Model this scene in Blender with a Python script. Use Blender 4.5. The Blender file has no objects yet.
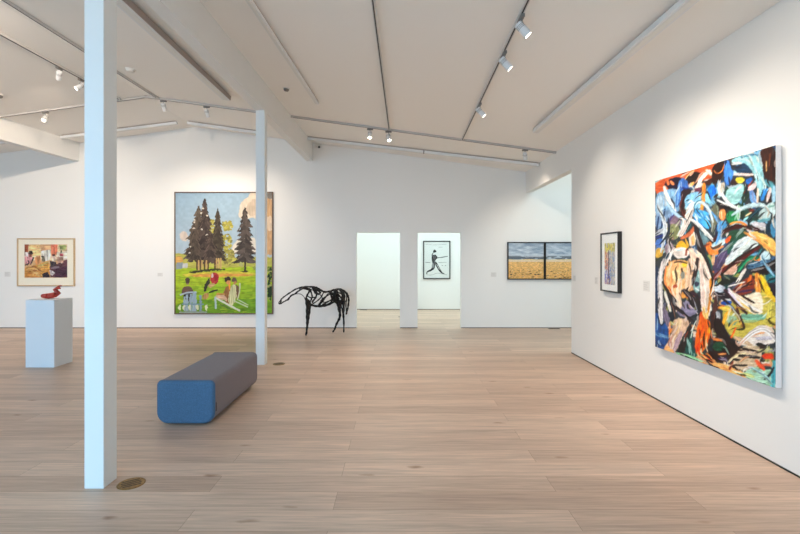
import bpy, bmesh, math, random
import numpy as np
from mathutils import Vector, Matrix, Quaternion

random.seed(5)
rng = np.random.default_rng(11)
C = bpy.context.scene.collection
sc = bpy.context.scene

# ------------------------------------------------------------------ camera
F, CX, CY, EYE = 460.0, 398.0, 258.0, 1.55
cam_d = bpy.data.cameras.new('camera')
cam = bpy.data.objects.new('camera', cam_d)
C.objects.link(cam)
cam.location = (0, 0, EYE)
cam.rotation_euler = (math.pi / 2, 0, 0)
cam_d.sensor_width = 36
cam_d.lens = F / 800 * 36
cam_d.shift_x = (400 - CX) / 800
cam_d.shift_y = -(267 - CY) / 800
cam_d.clip_start = 0.05
sc.camera = cam

RX, RH, RS = -4.5, 2.90, 0.136          # ridge position, height above the eye, roof slope


def ceil_z(x):
    return EYE + RH - RS * abs(x - RX)


def on_ceiling(px, py, drop=0.0):
    """the place on the sloping ceiling seen at a measured direction"""
    a, b = (px - CX) / F, (CY - py) / F
    h = RH - drop
    y = (h + RS * RX) / (b + RS * a)
    if a * y < RX:
        y = (h - RS * RX) / (b - RS * a)
    return Vector((a * y, y, EYE + b * y))


def at(px, py, Y):
    return Vector(((px - CX) * Y / F, Y, EYE + (CY - py) * Y / F))


# ------------------------------------------------------------------ materials
def lin(c):
    c = np.asarray(c, float) / 255.0
    return np.where(c <= 0.04045, c / 12.92, ((c + 0.055) / 1.055) ** 2.4)


def mat(name, rgb, rough=0.5, metal=0.0, spec=0.5, noise=None, bump=None, emit=None, sheen=0.0):
    """rgb in sRGB 0-255. noise=(scale, amount), bump=(scale, strength)"""
    m = bpy.data.materials.new(name)
    m.use_nodes = True
    nt = m.node_tree
    b = nt.nodes['Principled BSDF']
    col = tuple(lin(rgb)) + (1,)
    b.inputs['Base Color'].default_value = col
    b.inputs['Roughness'].default_value = rough
    b.inputs['Metallic'].default_value = metal
    b.inputs['Specular IOR Level'].default_value = spec
    if sheen:
        b.inputs['Sheen Weight'].default_value = sheen
    tc = nt.nodes.new('ShaderNodeTexCoord')
    if noise:
        n = nt.nodes.new('ShaderNodeTexNoise')
        n.inputs['Scale'].default_value = noise[0]
        n.inputs['Detail'].default_value = 4
        nt.links.new(tc.outputs['Object'], n.inputs['Vector'])
        r = nt.nodes.new('ShaderNodeMapRange')
        r.inputs[1].default_value = 0.3
        r.inputs[2].default_value = 0.7
        r.inputs[3].default_value = 1 - noise[1]
        r.inputs[4].default_value = 1 + noise[1]
        nt.links.new(n.outputs['Fac'], r.inputs[0])
        mx = nt.nodes.new('ShaderNodeMix')
        mx.data_type = 'RGBA'
        mx.blend_type = 'MULTIPLY'
        mx.inputs[0].default_value = 1
        mx.inputs[6].default_value = col
        nt.links.new(r.outputs[0], mx.inputs[7])
        nt.links.new(mx.outputs[2], b.inputs['Base Color'])
    if bump:
        n = nt.nodes.new('ShaderNodeTexNoise')
        n.inputs['Scale'].default_value = bump[0]
        n.inputs['Detail'].default_value = 3
        nt.links.new(tc.outputs['Object'], n.inputs['Vector'])
        bp = nt.nodes.new('ShaderNodeBump')
        bp.inputs['Strength'].default_value = bump[1]
        bp.inputs['Distance'].default_value = 0.01
        nt.links.new(n.outputs['Fac'], bp.inputs['Height'])
        nt.links.new(bp.outputs['Normal'], b.inputs['Normal'])
    if emit:
        b.inputs['Emission Color'].default_value = tuple(lin(emit[0])) + (1,)
        b.inputs['Emission Strength'].default_value = emit[1]
    return m


def glass_mat(name, base=0.04):
    m = bpy.data.materials.new(name)
    m.use_nodes = True
    nt = m.node_tree
    nt.nodes.clear()
    out = nt.nodes.new('ShaderNodeOutputMaterial')
    mix = nt.nodes.new('ShaderNodeMixShader')
    tr = nt.nodes.new('ShaderNodeBsdfTransparent')
    gl = nt.nodes.new('ShaderNodeBsdfGlossy')
    gl.inputs['Roughness'].default_value = 0.03
    lw = nt.nodes.new('ShaderNodeLayerWeight')
    lw.inputs['Blend'].default_value = 0.5
    pw = nt.nodes.new('ShaderNodeMath')
    pw.operation = 'POWER'
    pw.inputs[1].default_value = 4.0
    fr = nt.nodes.new('ShaderNodeMath')
    fr.operation = 'MULTIPLY_ADD'
    fr.inputs[1].default_value = 0.35
    fr.inputs[2].default_value = 0.015
    nt.links.new(lw.outputs['Facing'], pw.inputs[0])
    nt.links.new(pw.outputs[0], fr.inputs[0])
    nt.links.new(fr.outputs[0], mix.inputs[0])
    nt.links.new(tr.outputs[0], mix.inputs[1])
    nt.links.new(gl.outputs[0], mix.inputs[2])
    nt.links.new(mix.outputs[0], out.inputs[0])
    return m


def paint_mat(name, rough=0.55, bump=0.0):
    m = bpy.data.materials.new(name)
    m.use_nodes = True
    nt = m.node_tree
    b = nt.nodes['Principled BSDF']
    a = nt.nodes.new('ShaderNodeVertexColor')
    a.layer_name = 'paint'
    nt.links.new(a.outputs[0], b.inputs['Base Color'])
    b.inputs['Roughness'].default_value = rough
    b.inputs['Specular IOR Level'].default_value = 0.3
    return m


def floor_mat():
    m = bpy.data.materials.new('oak_planks')
    m.use_nodes = True
    nt = m.node_tree
    N, L = nt.nodes, nt.links
    b = N['Principled BSDF']
    tc = N.new('ShaderNodeTexCoord')

    def mapping(scale, loc=(0, 0, 0)):
        mp = N.new('ShaderNodeMapping')
        mp.inputs['Scale'].default_value = scale
        mp.inputs['Location'].default_value = loc
        L.new(tc.outputs['Object'], mp.inputs['Vector'])
        return mp

    def brick(c1, c2, mort, msize, loc=(0.4, 0.03, 0)):
        mp = mapping((1, 1, 1), loc)
        br = N.new('ShaderNodeTexBrick')
        br.offset = 0.37
        br.offset_frequency = 2
        br.squash = 1.0
        br.inputs['Color1'].default_value = c1
        br.inputs['Color2'].default_value = c2
        br.inputs['Mortar'].default_value = mort
        br.inputs['Scale'].default_value = 1
        br.inputs['Mortar Size'].default_value = msize
        br.inputs['Mortar Smooth'].default_value = 0.15
        br.inputs['Bias'].default_value = 0
        br.inputs['Brick Width'].default_value = 2.3
        br.inputs['Row Height'].default_value = 0.22
        L.new(mp.outputs[0], br.inputs['Vector'])
        return br

    def lc(r, g, bb):
        return tuple(lin((r, g, bb))) + (1,)
    br = brick(lc(*FLOOR_A), lc(*FLOOR_B), lc(150, 124, 102), 0.0013)
    rnd = brick((0, 0, 0, 1), (1, 1, 1, 1), (0.5, 0.5, 0.5, 1), 0.0)

    # grain, shifted from plank to plank
    mp = mapping((1.0, 24, 1))
    add = N.new('ShaderNodeVectorMath')
    add.operation = 'MULTIPLY_ADD'
    add.inputs[1].default_value = (17, 9, 3)
    L.new(rnd.outputs['Color'], add.inputs[0])
    L.new(mp.outputs[0], add.inputs[2])
    g = N.new('ShaderNodeTexNoise')
    g.inputs['Scale'].default_value = 2.2
    g.inputs['Detail'].default_value = 7
    g.inputs['Roughness'].default_value = 0.62
    g.inputs['Distortion'].default_value = 0.5
    L.new(add.outputs[0], g.inputs['Vector'])
    gr = N.new('ShaderNodeMapRange')
    gr.inputs[1].default_value = 0.25
    gr.inputs[2].default_value = 0.75
    gr.inputs[3].default_value = 0.70
    gr.inputs[4].default_value = 1.22
    L.new(g.outputs['Fac'], gr.inputs[0])
    m1 = N.new('ShaderNodeMix')
    m1.data_type = 'RGBA'
    m1.blend_type = 'MULTIPLY'
    m1.inputs[0].default_value = 1
    L.new(br.outputs['Color'], m1.inputs[6])
    L.new(gr.outputs[0], m1.inputs[7])

    # streaks of paler and darker wood
    mp2 = mapping((0.5, 5.0, 1), (3.1, 7.7, 0))
    s = N.new('ShaderNodeTexNoise')
    s.inputs['Scale'].default_value = 1.6
    s.inputs['Detail'].default_value = 3
    L.new(mp2.outputs[0], s.inputs['Vector'])
    sr = N.new('ShaderNodeMapRange')
    sr.inputs[1].default_value = 0.3
    sr.inputs[2].default_value = 0.7
    sr.inputs[3].default_value = 0.9
    sr.inputs[4].default_value = 1.08
    L.new(s.outputs['Fac'], sr.inputs[0])
    m2 = N.new('ShaderNodeMix')
    m2.data_type = 'RGBA'
    m2.blend_type = 'MULTIPLY'
    m2.inputs[0].default_value = 1
    L.new(m1.outputs[2], m2.inputs[6])
    L.new(sr.outputs[0], m2.inputs[7])

    # knots
    mp3 = mapping((0.9, 2.6, 1), (0.35, 0.2, 0))
    v = N.new('ShaderNodeTexVoronoi')
    v.inputs['Scale'].default_value = 1.7
    v.inputs['Randomness'].default_value = 1
    nz = N.new('ShaderNodeTexNoise')
    nz.inputs['Scale'].default_value = 9
    L.new(tc.outputs['Object'], nz.inputs['Vector'])
    ma = N.new('ShaderNodeVectorMath')
    ma.operation = 'MULTIPLY_ADD'
    ma.inputs[1].default_value = (0.09, 0.09, 0)
    L.new(nz.outputs['Color'], ma.inputs[0])
    L.new(mp3.outputs[0], ma.inputs[2])
    L.new(ma.outputs[0], v.inputs['Vector'])
    kr = N.new('ShaderNodeValToRGB')
    kr.color_ramp.elements[0].position = 0.0
    kr.color_ramp.elements[0].color = (0.30, 0.22, 0.17, 1)
    kr.color_ramp.elements[1].position = 0.11
    kr.color_ramp.elements[1].color = (1, 1, 1, 1)
    e = kr.color_ramp.elements.new(0.03)
    e.color = (0.62, 0.52, 0.44, 1)
    L.new(v.outputs['Distance'], kr.inputs[0])
    m3 = N.new('ShaderNodeMix')
    m3.data_type = 'RGBA'
    m3.blend_type = 'MULTIPLY'
    m3.inputs[0].default_value = 1
    L.new(m2.outputs[2], m3.inputs[6])
    L.new(kr.outputs[0], m3.inputs[7])
    L.new(m3.outputs[2], b.inputs['Base Color'])

    rr = N.new('ShaderNodeMapRange')
    rr.inputs[3].default_value = 0.36
    rr.inputs[4].default_value = 0.50
    L.new(g.outputs['Fac'], rr.inputs[0])
    L.new(rr.outputs[0], b.inputs['Roughness'])
    b.inputs['Specular IOR Level'].default_value = 0.4
    bp = N.new('ShaderNodeBump')
    bp.inputs['Strength'].default_value = 0.06
    bp.inputs['Distance'].default_value = 0.004
    L.new(g.outputs['Fac'], bp.inputs['Height'])
    L.new(bp.outputs[0], b.inputs['Normal'])
    return m


FLOOR_A, FLOOR_B = (212, 184, 162), (190, 161, 140)
WHITE = (236, 234, 230)
M = {
    'wall': mat('white_wall_paint', WHITE, 0.85, spec=0.2, bump=(90, 0.02)),
    'ceiling': mat('ceiling_paint', (243, 239, 233), 0.9, spec=0.15),
    'beam': mat('white_beam_paint', (232, 231, 228), 0.7, spec=0.2, noise=(3, 0.01)),
    'floor': floor_mat(),
    'gap': mat('gap_shade_vent_slot', (52, 46, 42), 0.8),  # shade of the wall-foot gap as a colour; also the vent slots
    'white_metal': mat('white_metal', (226, 226, 226), 0.45, noise=(6, 0.01)),
    'grey_metal': mat('grey_metal', (150, 147, 145), 0.45, 0.3),
    'track': mat('track_metal', (188, 184, 180), 0.5, noise=(5, 0.02)),
    'track_pale': mat('pale_track_metal', (208, 205, 201), 0.5, noise=(5, 0.02)),
    'track_slot': mat('track_slot', (58, 54, 52), 0.6),
    'fixture_shade': mat('fixture_shadow_strip', (170, 156, 147), 0.6),  # shade tone for the fixture side and the gap above the housings
    'lens': mat('lamp_lens', (255, 246, 230), 0.3, emit=((255, 240, 215), 14.0)),
    'plinth': mat('plinth_paint', (226, 228, 230), 0.6, noise=(4, 0.01)),
    'fabric_grey': mat('grey_wool_fabric', (124, 114, 118), 0.95, spec=0.1, noise=(160, 0.22), bump=(240, 0.25), sheen=0.15),
    'bench_end_blue': mat('blue_bench_end', (76, 106, 134), 0.95, spec=0.1, noise=(160, 0.2), bump=(240, 0.25), sheen=0.1),
    'black_foot': mat('black_plinth', (24, 23, 24), 0.7),
    'bronze': mat('dark_bronze', (26, 22, 20), 0.55, 0.35, noise=(30, 0.35), bump=(60, 0.5)),
    'terracotta': mat('red_glazed_clay', (176, 52, 36), 0.4, noise=(25, 0.3), bump=(40, 0.3)),
    'brass': mat('aged_brass', (142, 112, 62), 0.38, 0.85, noise=(40, 0.25)),
    'brass_dark': mat('dark_brass_groove', (62, 46, 28), 0.5, 0.5),
    'frame_oak': mat('pale_oak_frame', (196, 168, 132), 0.5, noise=(30, 0.08)),
    'frame_brown': mat('thin_brown_frame', (108, 84, 66), 0.5, noise=(30, 0.08)),
    'frame_black': mat('black_frame', (24, 22, 24), 0.4, noise=(30, 0.05)),
    'mat_cream': mat('cream_mat_board', (240, 232, 212), 0.9, spec=0.1),
    'mat_white': mat('white_mat_board', (240, 240, 238), 0.9, spec=0.1),
    'canvas': mat('bare_canvas_edge', (226, 222, 220), 0.9, spec=0.1, noise=(60, 0.04)),
    'card': mat('white_card', (222, 219, 214), 0.8, noise=(40, 0.01)),
    'ink': mat('grey_ink', (200, 197, 193), 0.8),
    'paint': paint_mat('oil_paint', 0.5),
    'print': paint_mat('printed_paper', 0.7),
    'glass': glass_mat('picture_glass'),
    'plastic': mat('white_plastic', (225, 222, 216), 0.5, noise=(20, 0.01)),
    'plastic_grey': mat('grey_plastic', (120, 116, 112), 0.5),
    'black_plastic': mat('black_plastic', (18, 18, 20), 0.3),
    'tag': mat('dark_woven_tag', (30, 32, 40), 0.9),
}


# ------------------------------------------------------------------ mesh helpers
def link_mesh(name, verts, faces, m, parent=None, smooth=False, mats=None, idx=None):
    me = bpy.data.meshes.new(name)
    me.from_pydata([tuple(v) for v in verts], [], faces)
    me.update()
    o = bpy.data.objects.new(name, me)
    C.objects.link(o)
    for mm in (mats or [m]):
        me.materials.append(mm)
    if idx is not None:
        me.polygons.foreach_set('material_index', idx)
    if smooth:
        me.polygons.foreach_set('use_smooth', [True] * len(me.polygons))
    if parent:
        o.parent = parent
    return o


class MB:
    def __init__(s):
        s.v, s.f, s.i, s.cur = [], [], [], 0

    def add(s, vs, fs):
        n = len(s.v)
        s.v += [Vector(v) for v in vs]
        s.f += [tuple(n + k for k in f) for f in fs]
        s.i += [s.cur] * len(fs)
        return s

    def box(s, x0, x1, y0, y1, z0, z1):
        return s.add([(x0, y0, z0), (x1, y0, z0), (x1, y1, z0), (x0, y1, z0),
                      (x0, y0, z1), (x1, y0, z1), (x1, y1, z1), (x0, y1, z1)],
                     [(3, 2, 1, 0), (4, 5, 6, 7), (0, 1, 5, 4), (1, 2, 6, 5), (2, 3, 7, 6), (3, 0, 4, 7)])

    def hexa(s, b, t):
        """b, t: four points each, the bottom and top quads in matching order"""
        return s.add(list(b) + list(t), [(3, 2, 1, 0), (4, 5, 6, 7), (0, 1, 5, 4), (1, 2, 6, 5), (2, 3, 7, 6), (3, 0, 4, 7)])

    def bar(s, a, b, w, h, up=(0, 0, 1)):
        a, b = Vector(a), Vector(b)
        d = (b - a).normalized()
        side = d.cross(Vector(up)).normalized()
        u = side.cross(d).normalized()
        q = [(-1, -1), (1, -1), (1, 1), (-1, 1)]
        s.add([a + side * w / 2 * i + u * h / 2 * j for i, j in q] + [b + side * w / 2 * i + u * h / 2 * j for i, j in q],
              [(0, 1, 2, 3), (7, 6, 5, 4), (0, 4, 5, 1), (1, 5, 6, 2), (2, 6, 7, 3), (3, 7, 4, 0)])
        return s

    def lathe(s, prof, n=24, origin=(0, 0, 0), axis=(0, 0, 1)):
        """prof: list of (radius, height)"""
        q = Vector((0, 0, 1)).rotation_difference(Vector(axis).normalized())
        o = Vector(origin)
        vs, fs = [], []
        for r, h in prof:
            for k in range(n):
                a = 2 * math.pi * k / n
                vs.append(o + q @ Vector((r * math.cos(a), r * math.sin(a), h)))
        for j in range(len(prof) - 1):
            for k in range(n):
                k2 = (k + 1) % n
                fs.append((j * n + k, j * n + k2, (j + 1) * n + k2, (j + 1) * n + k))
        fs.append(tuple(range(n - 1, -1, -1)))
        fs.append(tuple((len(prof) - 1) * n + k for k in range(n)))
        return s.add(vs, fs)

    def tube(s, pts, rad, n=8):
        pts = [Vector(p) for p in pts]
        if not hasattr(rad, '__len__'):
            rad = [rad] * len(pts)
        vs, fs = [], []
        ref = Vector((0.13, 1, 0.21)).normalized()
        for i, p in enumerate(pts):
            t = (pts[min(i + 1, len(pts) - 1)] - pts[max(i - 1, 0)]).normalized()
            u = t.cross(ref).normalized()
            w = t.cross(u).normalized()
            for k in range(n):
                a = 2 * math.pi * k / n
                vs.append(p + (u * math.cos(a) + w * math.sin(a)) * rad[i])
        for j in range(len(pts) - 1):
            for k in range(n):
                k2 = (k + 1) % n
                fs.append((j * n + k, j * n + k2, (j + 1) * n + k2, (j + 1) * n + k))
        fs.append(tuple(range(n - 1, -1, -1)))
        fs.append(tuple((len(pts) - 1) * n + k for k in range(n)))
        return s.add(vs, fs)

    def build(s, name, m, parent=None, smooth=False, mats=None):
        return link_mesh(name, s.v, s.f, m, parent, smooth, mats, s.i if mats else None)


def fix_normals(o):
    bm = bmesh.new()
    bm.from_mesh(o.data)
    bmesh.ops.recalc_face_normals(bm, faces=bm.faces)
    bm.to_mesh(o.data)
    bm.free()
    return o


def bevel(o, w, seg=2):
    md = o.modifiers.new('bevel', 'BEVEL')
    md.width = w
    md.segments = seg
    md.limit_method = 'ANGLE'
    return o


def tag(o, label, cat, group=None):
    o['label'] = label
    o['category'] = cat
    if group:
        o['group'] = group
    return o


def thing(name, loc, label, cat, group=None, rz=0.0):
    o = bpy.data.objects.new(name, None)
    o.empty_display_size = 0.1
    C.objects.link(o)
    o.location = loc
    o.rotation_euler = (0, 0, rz)
    return tag(o, label, cat, group)


def struct(o):
    o['kind'] = 'structure'
    return o


# ------------------------------------------------------------------ raster painter (pigment for the art works)
def smooth_line(pts, closed=False, it=3):
    p = np.array(pts, float)
    for _ in range(it):
        if closed:
            q = np.roll(p, -1, 0)
            a, b = 0.75 * p + 0.25 * q, 0.25 * p + 0.75 * q
            p = np.empty((2 * len(a), 2))
            p[0::2], p[1::2] = a, b
        else:
            if len(p) < 3:
                break
            a, b = 0.75 * p[:-1] + 0.25 * p[1:], 0.25 * p[:-1] + 0.75 * p[1:]
            q = np.empty((2 * len(a), 2))
            q[0::2], q[1::2] = a, b
            p = np.vstack([p[:1], q, p[-1:]])
    return p


def vnoise(shape, cell, seed=0):
    """smooth value noise"""
    r = np.random.default_rng(seed)
    h, w = shape
    cy, cx = (cell, cell) if not hasattr(cell, '__len__') else cell
    gh, gw = int(h / cy) + 3, int(w / cx) + 3
    g = r.random((gh, gw))
    y, x = np.arange(h) / cy, np.arange(w) / cx
    y0, x0 = y.astype(int), x.astype(int)
    fy, fx = (y - y0)[:, None], (x - x0)[None, :]
    fy, fx = fy * fy * (3 - 2 * fy), fx * fx * (3 - 2 * fx)
    a = g[y0][:, x0]
    b = g[y0][:, x0 + 1]
    c = g[y0 + 1][:, x0]
    d = g[y0 + 1][:, x0 + 1]
    return (a * (1 - fx) + b * fx) * (1 - fy) + (c * (1 - fx) + d * fx) * fy


class Raster:
    def __init__(s, x0, y0, x1, y1, k, bg):
        s.x0, s.y0, s.k = x0, y0, k
        s.w, s.h = int((x1 - x0) * k), int((y1 - y0) * k)
        s.a = np.empty((s.h, s.w, 3))
        s.a[:] = bg
        s.fx, s.fy = np.zeros((s.h, s.w)), np.ones((s.h, s.w))
        s.o, s.sc = (x0, y0), 1.0
        s.n = 0
        s.rough = 0.0

    def tile(s, ox, oy, scale):
        s.o, s.sc = (ox, oy), scale
        return s

    def P(s, pts):
        p = np.array(pts, float)
        return (p / s.sc + np.array(s.o) - np.array((s.x0, s.y0))) * s.k

    def _window(s, p, pad):
        x0, y0 = np.floor(p.min(0) - pad).astype(int)
        x1, y1 = np.ceil(p.max(0) + pad).astype(int) + 1
        x0, y0, x1, y1 = max(x0, 0), max(y0, 0), min(x1, s.w), min(y1, s.h)
        return (x0, y0, x1, y1) if x1 > x0 and y1 > y0 else None

    def _put(s, win, alpha, col, tex=None):
        x0, y0, x1, y1 = win
        c = np.array(col, float)[None, None, :]
        if tex is not None:
            c = np.clip(c * (1 + tex[..., None]), 0, 255)
        al = alpha[..., None]
        s.a[y0:y1, x0:x1] = s.a[y0:y1, x0:x1] * (1 - al) + c * al

    def poly(s, col, pts, smooth=2, streak=0.10, alpha=1.0):
        p = s.P(pts)
        if smooth:
            p = smooth_line(p, True, smooth)
        win = s._window(p, 1)
        if not win:
            return s
        x0, y0, x1, y1 = win
        X, Y = np.meshgrid(np.arange(x0, x1) + 0.5, np.arange(y0, y1) + 0.5)
        s.n += 1
        if s.rough:
            X = X + (vnoise(X.shape, s.k * 1.6, s.n) - 0.5) * s.rough * s.k
            Y = Y + (vnoise(X.shape, s.k * 1.6, s.n + 900) - 0.5) * s.rough * s.k
        ins = np.zeros(X.shape, bool)
        q = np.roll(p, -1, 0)
        for (ax, ay), (bx, by) in zip(p, q):
            if ay == by:
                continue
            c = ((ay > Y) != (by > Y)) & (X < (bx - ax) * (Y - ay) / (by - ay) + ax)
            ins ^= c
        tex = None
        if streak:
            d = p.max(0) - p.min(0)
            cell = (s.k * 5, s.k * 0.8) if d[1] > d[0] else (s.k * 0.8, s.k * 5)
            tex = (vnoise(X.shape, cell, s.n) - 0.5) * 2 * streak + (vnoise(X.shape, s.k * 3, s.n + 50) - 0.5) * streak * 1.6
        d = np.cov((p - p.mean(0)).T)
        e = np.linalg.eigh(d)[1][:, 1]
        s.fx[y0:y1, x0:x1][ins], s.fy[y0:y1, x0:x1][ins] = e[0], e[1]
        s._put(win, ins * alpha, col, tex)
        return s

    def stroke(s, col, w, pts, streak=0.14, taper=0.25, alpha=1.0):
        p = smooth_line(s.P(pts), False, 3)
        hw = w / s.sc * s.k / 2
        win = s._window(p, hw + 2)
        if not win:
            return s
        x0, y0, x1, y1 = win
        X, Y = np.meshgrid(np.arange(x0, x1) + 0.5, np.arange(y0, y1) + 0.5)
        best = np.full(X.shape, 1e9)
        side = np.zeros(X.shape)
        along = np.zeros(X.shape)
        seg = np.linalg.norm(np.diff(p, axis=0), axis=1)
        tot = max(seg.sum(), 1e-6)
        acc = 0.0
        tx, ty = np.zeros(X.shape), np.zeros(X.shape)
        for i in range(len(p) - 1):
            d = p[i + 1] - p[i]
            L = seg[i]
            if L < 1e-6:
                continue
            t = np.clip(((X - p[i][0]) * d[0] + (Y - p[i][1]) * d[1]) / (L * L), 0, 1)
            ex, ey = X - p[i][0] - t * d[0], Y - p[i][1] - t * d[1]
            dd = np.hypot(ex, ey)
            up = dd < best
            best = np.where(up, dd, best)
            tx, ty = np.where(up, d[0] / L, tx), np.where(up, d[1] / L, ty)
            side = np.where(up, (d[0] * ey - d[1] * ex) / L, side)
            along = np.where(up, acc + t * L, along)
            acc += L
        u = along / tot
        wid = hw * (1 - taper * np.abs(2 * u - 1) ** 2)
        s.n += 1
        if s.rough:
            wid = wid * (1 + (vnoise(X.shape, s.k * 1.5, s.n) - 0.5) * 0.5)
        al = np.clip(wid - best + 0.5, 0, 1) * alpha
        on = al > 0.5
        s.fx[y0:y1, x0:x1][on], s.fy[y0:y1, x0:x1][on] = tx[on], ty[on]
        tex = None
        if streak:
            r = np.random.default_rng(s.n)
            tab = r.random(64)
            ii = np.clip((side / max(hw, 1e-3) + 1) * 0.5 * 9 + u * 1.5, 0, 62)
            j = ii.astype(int)
            tex = ((tab[j] * (1 - (ii - j)) + tab[j + 1] * (ii - j)) - 0.5) * 2 * streak
            tex += (vnoise(X.shape, s.k * 2.5, s.n + 30) - 0.5) * streak
        s._put(win, al, col, tex)
        return s

    def ell(s, col, cx, cy, rx, ry, streak=0.1, alpha=1.0):
        a = np.linspace(0, 2 * math.pi, 18, endpoint=False)
        return s.poly(col, np.stack([cx + rx * np.cos(a), cy + ry * np.sin(a)], 1), 1, streak, alpha)

    def smear(s, length, bristle=0.25, seed=1, wobble=0.7):
        """drag the wet paint along the brush directions and leave bristle marks"""
        for _ in range(3):      # soften the direction field (as an axis, so opposite strokes agree)
            c2, s2 = s.fx ** 2 - s.fy ** 2, 2 * s.fx * s.fy
            for ax in (0, 1):
                c2 = (np.roll(c2, 3, ax) + c2 * 2 + np.roll(c2, -3, ax)) / 4
                s2 = (np.roll(s2, 3, ax) + s2 * 2 + np.roll(s2, -3, ax)) / 4
            a = 0.5 * np.arctan2(s2, c2)
            s.fx, s.fy = np.cos(a), np.sin(a)
        a = np.arctan2(s.fy, s.fx) + (vnoise((s.h, s.w), s.k * 7, seed) - 0.5) * 2 * wobble
        vx, vy = np.cos(a), np.sin(a)
        r = np.random.default_rng(seed)
        nz = r.random((s.h, s.w))
        acc, an, cnt = s.a.copy(), nz.copy(), 1
        Y0, X0 = np.mgrid[0:s.h, 0:s.w].astype(float)
        n = int(length * s.k)
        for sg in (1, -1):
            X, Y = X0.copy(), Y0.copy()
            px, py = vx * sg, vy * sg
            for _ in range(n):
                X, Y = np.clip(X + px, 0, s.w - 1), np.clip(Y + py, 0, s.h - 1)
                i, j = Y.astype(int), X.astype(int)
                qx, qy = vx[i, j], vy[i, j]
                f = np.where(qx * px + qy * py < 0, -1, 1)
                px, py = qx * f, qy * f
                acc += s.a[i, j]
                an += nz[i, j]
                cnt += 1
        acc /= cnt
        an = (an / cnt - 0.5) * math.sqrt(cnt) / 0.29
        s.a = np.clip(acc * (1 + bristle * 0.4 * np.clip(an, -2, 2)[..., None]), 0, 255)
        s.vx, s.vy = vx, vy
        return s

    def sample(s, px, py):
        x = np.clip((px - s.x0) * s.k - 0.5, 0, s.w - 1.001)
        y = np.clip((py - s.y0) * s.k - 0.5, 0, s.h - 1.001)
        j, i = x.astype(int), y.astype(int)
        fx, fy = (x - j)[..., None], (y - i)[..., None]
        i1, j1 = np.minimum(i + 1, s.h - 1), np.minimum(j + 1, s.w - 1)
        return (s.a[i, j] * (1 - fx) + s.a[i, j1] * fx) * (1 - fy) + (s.a[i1, j] * (1 - fx) + s.a[i1, j1] * fx) * fy


def picture(name, u0, u1, v0, v1, y, nu, nv, colour_at, m, parent, gain=0.86):
    """flat coloured sheet in the local XZ plane, facing -Y; colour_at(u, v) -> sRGB 0-255"""
    u = np.linspace(u0, u1, nu)
    v = np.linspace(v0, v1, nv)
    U, V = np.meshgrid(u, v)
    co = np.stack([U, np.full_like(U, y), V], -1).reshape(-1, 3)
    idx = np.arange(nu * nv).reshape(nv, nu)
    faces = np.stack([idx[:-1, :-1], idx[:-1, 1:], idx[1:, 1:], idx[1:, :-1]], -1).reshape(-1, 4)
    me = bpy.data.meshes.new(name)
    me.from_pydata(co.tolist(), [], faces.tolist())
    me.update()
    col = np.ones((nu * nv, 4), np.float32)
    col[:, :3] = np.clip(lin(np.clip(colour_at(U, V), 0, 255)).reshape(-1, 3) * gain, 0, 1)
    at_ = me.color_attributes.new('paint', 'FLOAT_COLOR', 'POINT')
    at_.data.foreach_set('color', col.ravel())
    me.materials.append(m)
    o = bpy.data.objects.new(name, me)
    C.objects.link(o)
    o.parent = parent
    return o


def frame_ring(parent, w, h, b, d, m, y_back=0.0, name='frame'):
    """frame of outer size w x h, border b, depth d; local origin at the centre of its back"""
    mb = MB()
    W, H = w / 2, h / 2
    out = [(-W, -H), (W, -H), (W, H), (-W, H)]
    inn = [(-W + b, -H + b), (W - b, -H + b), (W - b, H - b), (-W + b, H - b)]
    vs = [(x, y_back - d, z) for x, z in out] + [(x, y_back - d, z) for x, z in inn] + \
         [(x, y_back, z) for x, z in out] + [(x, y_back, z) for x, z in inn]
    fs = []
    for k in range(4):
        n = (k + 1) % 4
        fs += [(k, n, 4 + n, 4 + k), (8 + n, 8 + k, 12 + k, 12 + n), (n, k, 8 + k, 8 + n), (4 + k, 4 + n, 12 + n, 12 + k)]
    mb.add(vs, fs)
    o = mb.build(name, m, parent)
    return bevel(o, min(0.003, b * 0.2), 1)


def panel(parent, name, w, h, y0, y1, m):
    return MB().box(-w / 2, w / 2, y0, y1, -h / 2, h / 2).build(name, m, parent)


# ================================================================== THE ROOM
BY = 10.18                                   # face of the back wall
struct(MB().box(-12.2, 9.2, -2.7, 14.1, -0.15, 0).build('floor', M['floor']))
s_ = F / BY
D1, D2, DT = ((356.4 - CX) / s_, (400.0 - CX) / s_), ((417.5 - CX) / s_, (461.1 - CX) / s_), EYE + (CY - 232.4) / s_
b = MB()
for x0, x1 in ((-12.2, D1[0]), (D1[1], D2[0]), (D2[1], 9.2)):
    b.box(x0, x1, BY, BY + 0.15, 0, DT)
b.box(-12.2, 9.2, BY, BY + 0.15, DT, 5.0)
struct(b.build('wall_back', M['wall']))
WX, WE = 2.83, 7.505                         # right wall face and where it ends
struct(MB().box(WX, WX + 0.2, -2.7, WE, 0, 5.0).build('wall_right', M['wall']))
struct(MB().box(WX, WX + 0.13, WE, BY, 3.0, 5.0).build('wall_right_header', M['wall']))
struct(MB().box(-12.2, -12.0, -2.5, BY, 0, 5.0).build('wall_left', M['wall']))
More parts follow.
